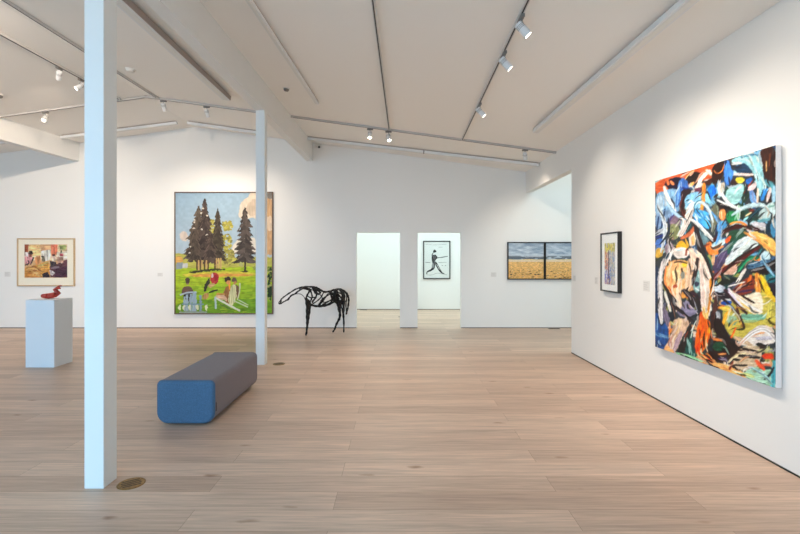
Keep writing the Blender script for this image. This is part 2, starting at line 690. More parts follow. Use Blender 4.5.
# rear wall with three tall glazed openings (daylight)
WIN = [(-11.0, -7.6), (-7.0, -3.6), (-3.0, 0.4)]
WZ0, WZ1 = 0.05, 3.1
b = MB()
edges = [-12.2] + [e for w in WIN for e in w] + [WX]
for k in range(0, len(edges), 2):
    b.box(edges[k], edges[k + 1], -2.7, -2.5, 0, WZ1)
b.box(-12.2, WX, -2.7, -2.5, WZ1, 5.0)
for w in WIN:
    b.box(w[0], w[1], -2.7, -2.5, 0, WZ0)
struct(b.build('wall_rear', M['wall']))
for n, (x0, x1) in enumerate(WIN):
    wmb = MB()
    for k in range(4):
        x = x0 + (x1 - x0 - 0.06) * k / 3
        wmb.box(x, x + 0.06, -2.64, -2.56, WZ0, WZ1)
    wmb.box(x0, x1, -2.64, -2.56, WZ0, WZ0 + 0.06).box(x0, x1, -2.64, -2.56, WZ1 - 0.06, WZ1)
    struct(wmb.build('window_%d' % (n + 1), M['white_metal']))
# ceiling, two slopes
b = MB()
for xa, xb in ((-12.0, RX), (RX, WX)):
    za, zb = ceil_z(xa), ceil_z(xb)
    b.hexa([(xa, -2.5, za), (xb, -2.5, zb), (xb, BY, zb), (xa, BY, za)],
           [(xa, -2.5, za + 0.2), (xb, -2.5, zb + 0.2), (xb, BY, zb + 0.2), (xa, BY, za + 0.2)])
struct(b.build('ceiling', M['ceiling']))
# the room behind the doorways
struct(MB().box(-5.2, 7.2, 13.85, 14.05, 0, 3.3).build('wall_far_back', M['wall']))
struct(MB().box(-5.2, -5.0, BY + 0.15, 13.85, 0, 3.3).build('wall_far_left', M['wall']))
struct(MB().box(7.0, 7.2, BY + 0.15, 13.85, 0, 3.3).build('wall_far_right', M['wall']))
struct(MB().box(-5.2, 7.2, BY + 0.15, 14.05, 3.3, 3.5).build('ceiling_far', M['wall']))
# the room beyond the end of the right wall
struct(MB().box(9.0, 9.2, 1.0, BY, 0, 5.0).build('wall_side_right', M['wall']))
struct(MB().box(WX + 0.2, 9.2, 0.8, 1.0, 0, 5.0).build('wall_side_front', M['wall']))
struct(MB().box(WX + 0.2, 9.2, 0.8, BY, 5.0, 5.2).build('ceiling_side', M['wall']))
# thin dark strips, coloured as the shade in the gap under the walls
b = MB()
for x0, x1 in ((-12.0, D1[0]), (D1[1], D2[0]), (D2[1], 9.0)):
    b.box(x0, x1, BY - 0.003, BY, 0.0, 0.014)
struct(b.build('shade_strip_back', M['gap']))
struct(MB().box(WX - 0.003, WX, -2.5, WE, 0, 0.014).build('shade_strip_right', M['gap']))
struct(MB().box(-5.0, 7.0, 13.847, 13.85, 0, 0.014).build('shade_strip_far', M['gap']))

# ---- beams and columns
def beam(x_front, x_back, y0, y1, w, label):
    b = MB()
    zb = EYE + 2.14
    q0, q1 = [], []
    for lst, z in ((q0, None), (q1, 1)):
        for x, y in ((x_front - w, y0), (x_front, y0), (x_back, y1), (x_back - w, y1)):
            lst.append((x, y, zb if z is None else ceil_z(x) - 0.0005))
    b.hexa(q0, q1)
    o = b.build('ceiling_beam', M['beam'])
    return tag(o, label, 'beam', 'white ceiling beams')


beam(-2.07, -1.885, -2.49, BY - 0.001, 0.135, 'long white ceiling beam carried by the two white columns')
beam(-7.75, -7.05, -2.49, BY - 0.001, 0.14, 'white ceiling beam above the white plinth, left of the near column')


def column(x, y, label, d=0.13):
    z1 = EYE + 2.14 - 0.0008
    o = MB().box(x - 0.065, x + 0.065, y, y + d, 0.0005, z1).build('column', M['beam'])
    bevel(o, 0.003, 1)
    return tag(o, label, 'column', 'square white columns')


column(-2.041, 3.087, 'near square white column with a brass disc in the floor at its foot', 0.148)
column(-1.995, 6.66, 'far square white column standing behind the bench, in front of the tree painting')

# ---- linear fixtures on the ceiling
def linear(a, b, w, h, label, breaks=(), side=False, drop=0.018):
    d = (b - a).normalized()
    t = thing('ceiling_light_bar', (a + b) / 2, label, 'light bar', 'slim linear ceiling fixtures')
    t_loc = (a + b) / 2
    sgn = -1 if t_loc.x < RX else 1
    up = Vector((RS * sgn, 0, 1)).normalized()
    sd = d.cross(up).normalized()
    off = up * (-h / 2 - 0.0015 - drop) - t_loc
    hb = MB().bar(a + off, b + off, w, h, up)
    fix_normals(bevel(hb.build('housing', M['white_metal'], t), 0.004, 1))
    offm = up * (-drop / 2 - 0.0012) - t_loc
    MB().bar(a + d * 0.02 + offm, b - d * 0.02 + offm, w * 0.6, drop, up).build('mount', M['fixture_shade'], t)  # backing bar toned dark to give the shaded gap above the housing
    off2 = up * (-h - 0.0035 - drop) - t_loc
    e = d * 0.03
    MB().bar(a + e + off2, b - e + off2, w * 0.55, 0.004, up).build('diffuser', M['plastic'], t)
    if side:
        k = 1 if sd.x > 0 else -1
        off3 = up * (-h / 2 - 0.0015 - drop) + sd * k * (w / 2 + 0.003) - t_loc
        MB().bar(a + off3, b + off3, 0.006, h * 0.8, up).build('side_shade_strip', M['fixture_shade'], t)  # shade on the side facing the beam, put in as a darker strip
    else:
        k = -1 if sd.x > 0 else 1
    for q in breaks:
        p = a.lerp(b, q) + up * (-h / 2 - 0.0015 - drop) - t_loc
        MB().bar(p - d * 0.012, p + d * 0.012, w + 0.01, h + 0.008, up).build('joint', M['grey_metal'], t)
    return t


def extend(a, b, y):
    """carry the line b->a on towards the viewer until depth y"""
    return b + (a - b) * ((y - b.y) / (a.y - b.y))


def on_roof(p, drop=0.0):
    return Vector((p.x, p.y, ceil_z(p.x) - drop))


def roof_line(p0, p1, y=None):
    a, b = on_ceiling(*p0), on_ceiling(*p1)
    if y is not None:
        a = on_roof(extend(a, b, y))
    return on_roof(a), on_roof(b)


linear(*roof_line((128, 0), (227, 94), 2.0), 0.13, 0.085, 'linear ceiling fixture with a shaded side, running just left of the long beam', side=True)
linear(*roof_line((252, 0), (317.5, 101), 3.4), 0.06, 0.035, 'short white linear ceiling fixture between the long beam and the middle lighting track')
linear(*roof_line((683, 0), (536, 128), 2.0), 0.09, 0.06, 'white linear ceiling fixture nearest the right wall with the abstract painting')
linear(*roof_line((307.5, 136.5), (539, 163)), 0.09, 0.05, 'white linear ceiling fixture along the back wall, above the doorways', breaks=(0.515,))
linear(*roof_line((188, 121), (262, 131.2)), 0.08, 0.05, 'white linear ceiling fixture along the back wall, above the tree painting')
linear(*roof_line((61, 135.5), (177, 121)), 0.08, 0.05, 'white linear ceiling fixture at the back, left of the roof ridge')
linear(on_roof(Vector((-11.2, 9.3, 0))), on_roof(Vector((-8.05, 9.45, 0))), 0.08, 0.05, 'white linear ceiling fixture beyond the left beam, above the framed photograph')


# ---- lighting tracks
def track(pts, label, m='track'):
    t = thing('ceiling_track', pts[0], label, 'lighting track', 'ceiling lighting tracks')
    o0 = pts[0]
    rail, slot = MB(), MB()
    for a, b in zip(pts, pts[1:]):
        up = Vector((RS if (a.x + b.x) / 2 > RX else -RS, 0, 1)).normalized()
        dn = up * -0.0185
        rail.bar(a - o0 + dn, b - o0 + dn, 0.032, 0.034, up)
        slot.bar(a - o0 + up * -0.036, b - o0 + up * -0.036, 0.013, 0.003, up)
    fix_normals(rail.build('rail', M[m], t))
    fix_normals(slot.build('slot', M['track_slot'], t))
    d0 = (pts[1] - pts[0]).normalized()
    d1 = (pts[-2] - pts[-1]).normalized()
    for p, d in ((pts[0], d0), (pts[-1], d1)):
        up = Vector((RS if p.x > RX else -RS, 0, 1)).normalized()
        MB().bar(p - o0 + up * -0.0195 - d * 0.01, p - o0 + up * -0.0195 + d * 0.03, 0.04, 0.038, up).build('end_cap', M['track'], t)
    return t


TA = roof_line((373.6, 0), (389.4, 128), 0.3)
TB = roof_line((527, 0), (462.2, 138.5), 0.3)
TC = roof_line((7.5, 0), (157.5, 96.5), 2.0)
TD = roof_line((0, 32.2), (119.5, 98), 2.0)
track(list(TA), 'lighting track running down the middle of the ceiling without any lamps', 'track_pale')
track(list(TB), 'lighting track with three lamps, running towards the abstract painting side', 'track_pale')
track(list(TC), 'lighting track nearest the roof ridge, ending in a lamp at the cross track', 'track_pale')
track(list(TD), 'lighting track at the far left with two lamps behind the near column', 'track_pale')
CYT = 8.22
track([on_roof(Vector((RX + 0.005, CYT, 0))), on_roof(Vector((-2.12, CYT, 0)))], 'cross lighting track with one lamp, above the tree painting')
track([on_roof(Vector((-1.90, CYT, 0))), on_roof(Vector((2.815, CYT, 0)))], 'long cross lighting track in front of the doorways')
track([on_roof(Vector((-7.13, CYT, 0))), on_roof(Vector((RX - 0.005, CYT, 0)))], 'cross lighting track between the left beam and the roof ridge')


# ---- spotlights on the tracks
HEAD = {}


def head_meshes():
    mb = MB()
    L, R = 0.14, 0.036
    mb.lathe([(R * 0.86, 0.0), (R, 0.006), (R, L), (R * 0.88, L), (R * 0.84, L - 0.012), (0.004, L - 0.013)], 24)
    body = mb.build('lamp_body', M['white_metal'], None, True)
    md = body.modifiers.new('edges', 'EDGE_SPLIT')
    md.split_angle = math.radians(40)
    ln = MB().lathe([(R * 0.80, L - 0.011), (R * 0.80, L - 0.008)], 24).build('lens', M['lens'])
    ln.parent = body
    rg = MB()
    for k in (0.025, 0.038, 0.051):
        rg.lathe([(R + 0.0005, k), (R + 0.0015, k + 0.002), (R + 0.0005, k + 0.005)], 24)
    rg = rg.build('cooling_rings', M['grey_metal'])
    rg.parent = body
    ad = MB().box(-0.016, 0.016, -0.055, 0.055, -0.028, 0).build('adapter', M['plastic_grey'])
    bevel(ad, 0.003, 1)
    st = MB().lathe([(0.010, -0.062), (0.010, -0.026)], 12).lathe([(0.016, -0.068), (0.016, -0.054)], 12).build('stem', M['grey_metal'])
    return [ad, st, body, ln, rg]


proto = head_meshes()
first = [True]


def copy_obj(o, parent):
    c = o.copy()
    C.objects.link(c)
    c.parent = parent
    return c


def spot(px, py, target, watts, label, angle=84, blend=1.0, color=(1, 0.84, 0.68), yrot=0.0, mount=None, flip=(0, 0)):
    p = mount if mount is not None else on_ceiling(px, py, 0.04)
    p = on_roof(p, 0.041)
    t = thing('track_spotlight', p, label, 'spotlight', 'spotlights on the ceiling tracks')
    ad, st, body, ln, rg = proto
    if not first[0]:
        ad, st = copy_obj(ad, t), copy_obj(st, t)
        body2 = copy_obj(body, t)
        ln, rg = copy_obj(ln, body2), copy_obj(rg, body2)
        body = body2
    else:
        ad.parent = st.parent = body.parent = t
        first[0] = False
    ad.rotation_euler = (0, 0, yrot)
    hinge = Vector((0, 0, -0.07))
    d = (Vector(target) - (p + hinge)).normalized()
    q = Vector((0, 0, 1)).rotation_difference(d)
    body.rotation_mode = 'QUATERNION'
    body.rotation_quaternion = q
    body.location = hinge + Vector((0, 0, -0.02)) - d * 0.05 - Vector((0, 0, 0.01))
    ld = bpy.data.lights.new('spot_beam', 'SPOT')
    ld.energy = watts * SPOT
    ld.color = color
    ld.spot_size = math.radians(angle)
    ld.spot_blend = blend
    ld.shadow_soft_size = 0.035
    lo = bpy.data.objects.new('spot_beam', ld)
    C.objects.link(lo)
    lo.parent = body
    lo.location = (0, 0, 0.155)
    lo.rotation_euler = (math.pi, 0, 0)
    return t


def on_track(T, y):
    a, b = T
    return a.lerp(b, (y - a.y) / (b.y - a.y))


SPOT = 0.8
PI2 = math.pi / 2
spot(0, 0, (2.8, 3.75, 1.5), 105, 'white track spotlight nearest the viewer, aimed at the abstract painting', color=(1, 0.88, 0.74), mount=on_track(TB, 4.0))
spot(0, 0, (2.8, 4.6, 1.6), 105, 'second white track spotlight on the track facing the abstract painting', color=(1, 0.88, 0.74), mount=on_track(TB, 4.7))
spot(0, 0, (2.8, 6.1, 1.6), 85, 'third and farthest white spotlight on the track facing the right wall', color=(1, 0.88, 0.74), mount=on_track(TB, 6.25))
spot(0, 0, (-0.6, 6.2, 0), 90, 'glaring spotlight on the cross track, left of the end of the middle track', yrot=PI2, mount=Vector((-0.50, CYT, 0)))
spot(0, 0, (0.6, 6.4, 0), 90, 'glaring spotlight on the cross track directly under the middle track end', yrot=PI2, mount=Vector((-0.17, CYT, 0)))
spot(0, 0, (3.0, 10.1, 1.5), 55, 'unlit looking grey spotlight near the right end of the long cross track', yrot=PI2, mount=Vector((2.27, CYT, 0)))
spot(0, 0, (-3.2, 10.1, 1.9), 130, 'grey spotlight on the cross track above the tree painting', yrot=PI2, mount=Vector((-3.42, CYT, 0)))
spot(0, 0, (-4.3, 10.1, 1.9), 130, 'grey spotlight hanging where the ridge track meets the cross track', yrot=PI2, mount=Vector((-4.19, CYT + 0.0, 0)))
spot(0, 0, (-6.0, 5.6, 0.5), 90, 'glaring spotlight on the cross track close to the left beam', yrot=PI2, mount=Vector((-6.30, CYT, 0)))
spot(0, 0, (-7.9, 10.1, 1.6), 150, 'spotlight seen from its back on the far left track', mount=on_track(TD, 6.75))
spot(0, 0, (-7.4, 5.2, 1.3), 80, 'glaring spotlight on the far left track, close to the near column', mount=on_track(TD, 7.2))

# ---- smoke detectors and camera
def detector(p, r, m, label):
    t = thing('smoke_detector', on_roof(p), label, 'smoke detector', 'round ceiling detectors')
    up = Vector((RS if p.x > RX else -RS, 0, 1)).normalized()
    MB().lathe([(r, 0.0015), (r, 0.012), (r * 0.95, 0.016)], 28, axis=-up).build('mount', M['plastic'], t, True)
    MB().lathe([(r * 0.8, 0.016), (r * 0.78, 0.034), (r * 0.55, 0.046), (0.004, 0.048)], 28, axis=-up).build('cover', m, t, True)
    return t


detector(on_ceiling(130.5, 69), 0.075, M['plastic'], 'round white smoke detector on the ceiling beside the near column')
detector(on_ceiling(286.5, 88), 0.05, M['plastic_grey'], 'small grey detector on the ceiling right of the long beam')
detector(on_ceiling(-1, 95), 0.06, M['plastic_grey'], 'small grey detector at the far left edge of the ceiling')

cp = at(318.5, 146.5, BY)
t = thing('security_camera', (cp.x, BY, cp.z), 'small white security camera high on the back wall beside the end of the beam', 'camera')
bevel(MB().box(-0.09, 0.07, -0.03, -0.001, -0.03, 0.055).build('wall_mount', M['plastic'], t), 0.006, 2)
MB().lathe([(0.03, 0.0), (0.034, 0.01), (0.034, 0.08), (0.028, 0.085)], 20, origin=(0.01, -0.02, 0), axis=(0.25, -1, -0.45)).build('housing', M['plastic'], t, True)
MB().lathe([(0.022, 0.086), (0.024, 0.09), (0.012, 0.098)], 16, origin=(0.01, -0.02, 0), axis=(0.25, -1, -0.45)).build('lens', M['black_plastic'], t, True)


# ---- round brass floor boxes, dark floor grilles
def floor_disc(x, y, r, label):
    t = thing('floor_outlet', (x, y, 0), label, 'floor outlet', 'brass discs in the floor')
    MB().lathe([(r, 0.0003), (r, 0.003), (r - 0.006, 0.004), (r * 0.90, 0.004), (r * 0.89, 0.002)], 40).build('rim', M['brass'], t, True)
    MB().lathe([(r * 0.86, 0.0022), (r * 0.86, 0.0038)], 40).build('cover', M['brass'], t)
    g = MB()
    for k in (-0.45, -0.15, 0.15, 0.45):
        w = math.sqrt(1 - k * k) * r * 0.7
        g.box(-w, w, k * r - 0.006, k * r + 0.006, 0.0039, 0.0046)
    o = g.build('grooves', M['brass_dark'], t)
    t.rotation_euler = (0, 0, 0.6)
    return t


floor_disc((131.3 - CX) * 3.16 / F, 3.16, 0.088, 'round brass floor outlet beside the foot of the near column')
floor_disc((279.0 - CX) * 6.73 / F, 6.73, 0.088, 'round brass floor outlet beside the foot of the far column')


def grille(x, y, w, d, label):
    t = thing('floor_vent', (x, y, 0), label, 'floor vent', 'dark floor vents')
    MB().box(-w / 2, w / 2, -d / 2, d / 2, 0.0003, 0.003).build('cover_plate', M['grey_metal'], t)
    g = MB()
    for k in range(5):
        yy = -d / 2 + d * (k + 0.5) / 5
        g.box(-w / 2 + 0.01, w / 2 - 0.01, yy - d * 0.06, yy + d * 0.06, 0.003, 0.0045)
    g.build('slots', M['gap'], t)
    return t


grille(-1.03, 13.72, 0.22, 0.1, 'small dark floor vent beyond the left doorway, against the far wall')
grille(0.1, 12.1, 0.2, 0.1, 'small dark floor vent beyond the left doorway, nearer the pier')
grille(3.42, 10.07, 0.26, 0.1, 'dark floor vent against the wall under the two beach photographs')

# ================================================================== FURNITURE AND SCULPTURE
# bench
BX0, BX1, BY0, BY1, BH = -2.238, -1.70, 4.25, 5.57, 0.413


def bench_section(inset, n=7):
    """closed XZ outline, rounder at the bottom"""
    x0, x1, z0, z1 = BX0 + inset, BX1 - inset, 0.014 + inset * 0.8, BH - inset
    rb, rt = max(0.105 - inset, 0.01), max(0.05 - inset, 0.008)
    pts = []
    for cx, cz, r, a0 in ((x1 - rb, z0 + rb, rb, -90), (x1 - rt, z1 - rt, rt, 0), (x0 + rt, z1 - rt, rt, 90), (x0 + rb, z0 + rb, rb, 180)):
        for k in range(n):
            a = math.radians(a0 + 90 * k / (n - 1))
            pts.append((cx + r * math.cos(a), cz + r * math.sin(a)))
    return pts


def loft(sections, cap0, cap1):
    vs, fs = [], []
    n = len(sections[0][1])
    for y, s in sections:
        vs += [(x, y, z) for x, z in s]
    for j in range(len(sections) - 1):
        for k in range(n):
            k2 = (k + 1) % n
            fs.append((j * n + k, j * n + k2, (j + 1) * n + k2, (j + 1) * n + k))
    if cap0:
        fs.append(tuple(range(n)))
    if cap1:
        fs.append(tuple((len(sections) - 1) * n + k for k in range(n - 1, -1, -1)))
    return vs, fs


bench = thing('bench', ((BX0 + BX1) / 2, (BY0 + BY1) / 2, 0), 'long upholstered grey bench with blue ends beside the far column', 'bench')
bo = Vector(bench.location)
RE = 0.032


def end_secs(y, sgn):
    out = []
    for k in range(6):
        a = math.radians(90 * k / 5)
        out.append((y + sgn * RE * (1 - math.sin(a)), bench_section(RE * (1 - math.cos(a)))))
    return out


mid = [(BY0 + RE, bench_section(0)), (BY1 - RE, bench_section(0))]
vs, fs = loft(mid, False, False)
ob = link_mesh('seat_cushion', [Vector(v) - bo for v in vs], fs, M['fabric_grey'], bench, True)
fix_normals(ob)
for y, sg in ((BY0, 1), (BY1, -1)):
    secs = [(y + sg * RE * math.sin(0), bench_section(RE))]
    secs = []
    for k in range(6):
        a = math.radians(90 * k / 5)                 # 0: the flat end, 90: the full section
        secs.append((y + sg * RE * (1 - math.cos(a)), bench_section(RE * (1 - math.sin(a)))))
    vs, fs = loft(secs, True, False)
    o = link_mesh('bench_end', [Vector(v) - bo for v in vs], fs, M['bench_end_blue'], bench, True)  # end sections coloured blue, the middle section grey
    o['label'] = 'blue end'
    fix_normals(o)
    md = o.modifiers.new('edges', 'EDGE_SPLIT')
    md.split_angle = math.radians(50)
    # seam cord round the end
    ring = bench_section(-0.0015)
    mbs = MB()
    pts = [Vector((x, y + sg * RE, z)) - bo for x, z in ring]
    mbs.tube(pts + [pts[0]], 0.003, 6)
    mbs.build('seam', M['fabric_grey'], bench, True)
MB().box(BX0 + 0.10 - bo.x, BX1 - 0.10 - bo.x, BY0 + 0.06 - bo.y, BY1 - 0.06 - bo.y, 0.0005, 0.02).build('base', M['black_foot'], bench)
MB().box(BX1 - 0.002 - bo.x, BX1 + 0.003 - bo.x, BY0 + 0.037 - bo.y, BY0 + 0.055 - bo.y, 0.12, 0.20).build('fabric_tag', M['tag'], bench)

# plinth and the red sculpture
PX0, PX1, PY0, PY1, PH = -5.268, -4.862, 6.505, 6.875, 0.956
t = thing('plinth', ((PX0 + PX1) / 2, (PY0 + PY1) / 2, 0), 'square white display plinth under the small red sculpture', 'plinth')
w, d = (PX1 - PX0) / 2, (PY1 - PY0) / 2
bevel(MB().box(-w, w, -d, d, 0.0005, PH - 0.012).build('body', M['plinth'], t), 0.002, 1)
bevel(MB().box(-w - 0.001, w + 0.001, -d - 0.001, d + 0.001, PH - 0.011, PH).build('top', M['plinth'], t), 0.002, 1)


def skin_object(name, chains, m, parent=None, sub=2):
    verts, edges, rad = [], [], []
    ids = {}
    for ch in chains:
        prev = None
        for p, r in ch:
            key = tuple(round(c, 4) for c in p)
            if key not in ids:
                ids[key] = len(verts)
                verts.append(p)
                rad.append(r)
            if prev is not None and prev != ids[key]:
                edges.append((prev, ids[key]))
            prev = ids[key]
    me = bpy.data.meshes.new(name)
    me.from_pydata(verts, edges, [])
    me.materials.append(m)
    o = bpy.data.objects.new(name, me)
    C.objects.link(o)
    sk = o.modifiers.new('skin', 'SKIN')
    sk.use_smooth_shade = True
    for k, sv in enumerate(me.skin_vertices[0].data):
        r = rad[k] if hasattr(rad[k], '__len__') else (rad[k], rad[k])
        sv.radius = r
        sv.use_root = (k == 0)
    sb = o.modifiers.new('subsurf', 'SUBSURF')
    sb.levels = sb.render_levels = sub
    if parent:
        o.parent = parent
    return o


SY = 6.70
so = at(51.5, 298.5, SY)
rs = thing('red_sculpture', (so.x, SY, PH), 'small glossy red clay figure curling upward, on top of the white plinth', 'sculpture')


def rp(px, py, dy=0.0):
    """from the enlarged photo detail to the sculpture's own metres"""
    x, y = 30 + px / 13.33, 280 + py / 13.33
    v = at(x, y, SY)
    return (v.x - so.x, dy, max(v.z - PH, 0.004))


body = [(rp(300, 215), 0.0415), (rp(250, 222), 0.0415), (rp(205, 225), 0.0378), (rp(165, 222), 0.0317), (rp(150, 218), 0.0195)]
rise = [(rp(300, 215), 0.0415), (rp(345, 205, 0.01), 0.0439), (rp(375, 190, 0.01), 0.0317), (rp(340, 165), 0.0268), (rp(330, 140), 0.0268), (rp(355, 110), 0.0268)]
f1 = [(rp(355, 110), 0.0268), (rp(385, 92, 0.01), 0.0159), (rp(415, 84, 0.015), 0.0085)]
f2 = [(rp(355, 110), 0.0268), (rp(395, 118, -0.02), 0.0171), (rp(425, 122, -0.025), 0.0122)]
f3 = [(rp(340, 165), 0.0268), (rp(372, 152, -0.02), 0.0110)]
lump = [(rp(250, 222), 0.0415), (rp(235, 215, -0.05), 0.0268), (rp(210, 228, -0.065), 0.0171)]
lump2 = [(rp(345, 205, 0.01), 0.0439), (rp(335, 225, -0.055), 0.0244)]
o = skin_object('figure', [body, rise, f1, f2, f3, lump, lump2], M['terracotta'], rs)
o.location.z = 0.012

# horse made of bronze branches
HS, HO = 8.212, (270, 275)


def hY(cx):
    return 9.23 + (cx - 300) * 0.0012


hc = at(HO[0] + 400 / HS, 334, hY(400))
horse = thing('horse_sculpture', (hc.x, hY(400), 0), 'black horse sculpture of bronze branches, head stretched left, beside the left doorway', 'sculpture')


def hp(cx, cy, dy=0.0):
    v = at(HO[0] + cx / HS, HO[1] + cy / HS, hY(cx) + dy)
    return v - Vector(horse.location)


def chaikin3(pts, it=2):
    for _ in range(it):
        out = [pts[0]]
        for a, b in zip(pts, pts[1:]):
            out += [a * 0.75 + b * 0.25, a * 0.25 + b * 0.75]
        out.append(pts[-1])
        pts = out
    return pts


def rods(name, lst, voxel=0.0055):
    mb = MB()
    for pts, r, side in lst:
        n = len(pts)
        q = [hp(x, y, side * (0.35 + 0.65 * math.sin(math.pi * (k + 0.5) / n))) for k, (x, y) in enumerate(pts)]
        q = chaikin3(q)
        r0, r1 = r if hasattr(r, '__len__') else (r, r)
        m = len(q)
        rr = [max((r0 + (r1 - r0) * k / (m - 1)) / HS / 49.0 * 1.15 * (1 + 0.22 * math.sin(k * 2.3 + len(mb.v))), 0.004) for k in range(m)]
        # little knots keep the branch look
        q = [p + Vector((random.uniform(-1, 1), random.uniform(-1, 1), random.uniform(-1, 1))) * 0.003 for p in q]
        mb.tube(q, rr, 8)
    o = mb.build(name, M['bronze'], horse, True)
    md = o.modifiers.new('remesh', 'REMESH')
    md.mode = 'VOXEL'
    md.voxel_size = voxel
    md.use_smooth_shade = True
    return o


rods('head_and_neck', [
    ([(70, 232), (100, 190), (160, 145), (235, 103), (300, 95), (360, 97), (405, 115)], (4, 7), 0.0),
    ([(70, 232), (85, 240), (105, 222), (140, 207), (162, 178), (200, 158), (240, 125), (285, 108)], (4.5, 5), 0.03),
    ([(82, 236), (95, 212), (88, 200), (110, 185)], 4, -0.03),
    ([(140, 208), (158, 200), (166, 168), (195, 158)], 4, -0.04),
    ([(205, 158), (248, 152), (275, 172), (290, 205)], 2.6, 0.0),
    ([(235, 103), (250, 118), (215, 150)], 3.5, -0.02),
    ([(250, 105), (300, 118), (330, 125)], 5, -0.04),
    ([(280, 97), (320, 110), (345, 125)], 5, 0.05),
])
rods('body', [
    ([(330, 97), (380, 100), (405, 115), (440, 140), (490, 136), (540, 118), (585, 115), (620, 138), (637, 165)], (7, 8), 0.0),
    ([(320, 240), (360, 255), (410, 262), (470, 250), (520, 225), (552, 200)], 6, 0.0),
    ([(345, 246), (410, 252), (480, 238), (540, 205)], 4, -0.09),
    ([(285, 100), (330, 122), (305, 165), (290, 205), (318, 250)], 6.5, -0.06),
    ([(330, 125), (350, 170), (332, 215), (325, 245)], 5.5, 0.08),
    ([(350, 120), (388, 130), (380, 180), (345, 225)], 6.5, -0.1),
    ([(345, 105), (400, 125), (415, 150)], 8, -0.05),
    ([(360, 118), (372, 150), (400, 158)], 8, 0.07),
    ([(300, 170), (340, 190), (365, 182)], 4.5, -0.09),
    ([(400, 150), (438, 188), (398, 245)], 4, 0.1),
    ([(440, 145), (410, 200), (345, 240)], 4.5, -0.12),
    ([(480, 150), (430, 218), (400, 255)], 5, 0.1),
    ([(510, 150), (450, 178), (415, 215)], 4.5, -0.12),
    ([(430, 243), (500, 205), (560, 180)], 5.5, -0.12),
    ([(420, 225), (470, 222), (520, 190)], 4, 0.11),
    ([(490, 138), (512, 188), (500, 228)], (8, 7), -0.11),
    ([(500, 140), (540, 190), (520, 225)], (9, 8), 0.11),
    ([(540, 122), (525, 175), (540, 222)], (12, 12), -0.11),
    ([(545, 125), (550, 170), (560, 215)], (13, 13), 0.1),
    ([(575, 120), (600, 160), (592, 215), (560, 232)], (9, 10), -0.1),
    ([(590, 125), (612, 165), (608, 225)], (8, 10), 0.1),
    ([(560, 160), (585, 190), (612, 205)], 7, -0.12),
    ([(545, 140), (580, 152), (612, 160)], 5, -0.12),
    ([(555, 205), (580, 225), (605, 240)], (11, 9), 0.0),
    ([(515, 200), (555, 235), (575, 250)], (10, 9), 0.05),
    ([(295, 195), (318, 225), (335, 245)], (10, 10), 0.0),
    ([(300, 215), (320, 205), (328, 240)], (9, 8), -0.07),
])


def foot(lst, dy, name='leg'):
    """a leg: branches that end on the floor"""
    mb = MB()
    for pts, r in lst:
        q = [hp(x, y, dy * (0.7 + 0.3 * k / (len(pts) - 1))) for k, (x, y) in enumerate(pts)]
        if pts[-1][1] > 460:
            q[-1].z = 0.006
        q = chaikin3(q)
        r0, r1 = r
        m = len(q)
        rr = [max((r0 + (r1 - r0) * k / (m - 1)) / HS / 49.0 * 1.05 * (1 + 0.2 * math.sin(k * 1.9)), 0.004) for k in range(m)]
        mb.tube(q, rr, 8)
    o = mb.build(name, M['bronze'], horse, True)
    md = o.modifiers.new('remesh', 'REMESH')
    md.mode = 'VOXEL'
    md.voxel_size = 0.0055
    md.use_smooth_shade = True
    return o


foot([([(296, 190), (306, 255), (303, 330), (305, 385), (303, 440), (295, 496)], (12, 6)), ([(318, 225), (312, 280), (306, 340), (306, 400)], (9, 4))], -0.07)
foot([([(325, 225), (328, 280), (318, 340), (314, 385), (306, 430), (302, 484)], (10, 5)), ([(338, 240), (322, 290), (318, 350)], (5, 4))], 0.08)
foot([([(552, 195), (560, 255), (577, 320), (571, 358), (546, 400), (530, 450), (514, 472)], (14, 6)), ([(585, 220), (575, 270), (576, 330), (570, 360)], (10, 5))], 0.09)
foot([([(600, 195), (606, 255), (601, 320), (607, 380), (606, 474)], (13, 5)), ([(570, 225), (590, 270), (600, 330)], (7, 4))], -0.07)
rods('tail', [
    ([(618, 140), (640, 160), (648, 215), (638, 270), (625, 325)], (8, 6), 0.0),
    ([(625, 150), (633, 185), (622, 235), (628, 300)], (5, 5), -0.03),
])

# ================================================================== ART
# ---------- big abstract painting on the right wall
R_ = Raster(652, 140, 782, 394, 5, (58, 66, 72))
R_.rough = 1.1
TI = {'A': (654, 160, 8.9), 'B': (714, 140, 8.9), 'C': (654, 210, 8.9), 'D': (714, 190, 8.9), 'E': (654, 260, 8.9),
      'F': (714, 240, 8.9), 'G': (654, 310, 8.9), 'H': (714, 290, 8.9), 'I': (714, 335, 8.9)}
# an under-painting of loose patches
for k in range(420):
    x, y = random.uniform(652, 782), random.uniform(140, 394)
    up = (y - 150) / 240
    pal = [(110, 160, 195), (60, 95, 130), (150, 190, 200), (60, 40, 38), (45, 80, 70), (200, 190, 185)] if up < 0.45 else \
          [(60, 40, 38), (200, 150, 110), (150, 150, 90), (40, 75, 75), (225, 200, 180), (225, 130, 60), (90, 90, 110)]
    a = random.uniform(0, 6.28)
    L = random.uniform(4, 12)
    R_.tile(0, 0, 1).stroke(random.choice(pal), random.uniform(2, 7), [(x, y), (x + L * 0.5 * math.cos(a) + 1, y + L * 0.5 * math.sin(a)), (x + L * math.cos(a), y + L * math.sin(a))])


def P(t, col, *pts, sm=2, st=0.13):
    R_.tile(*TI[t]).poly(col, pts, sm, st)


def S(t, col, w, *pts, st=0.18):
    R_.tile(*TI[t]).stroke(col, w, pts, st)


def E(t, col, x, y, rx, ry):
    R_.tile(*TI[t]).ell(col, x, y, rx, ry, 0.15)


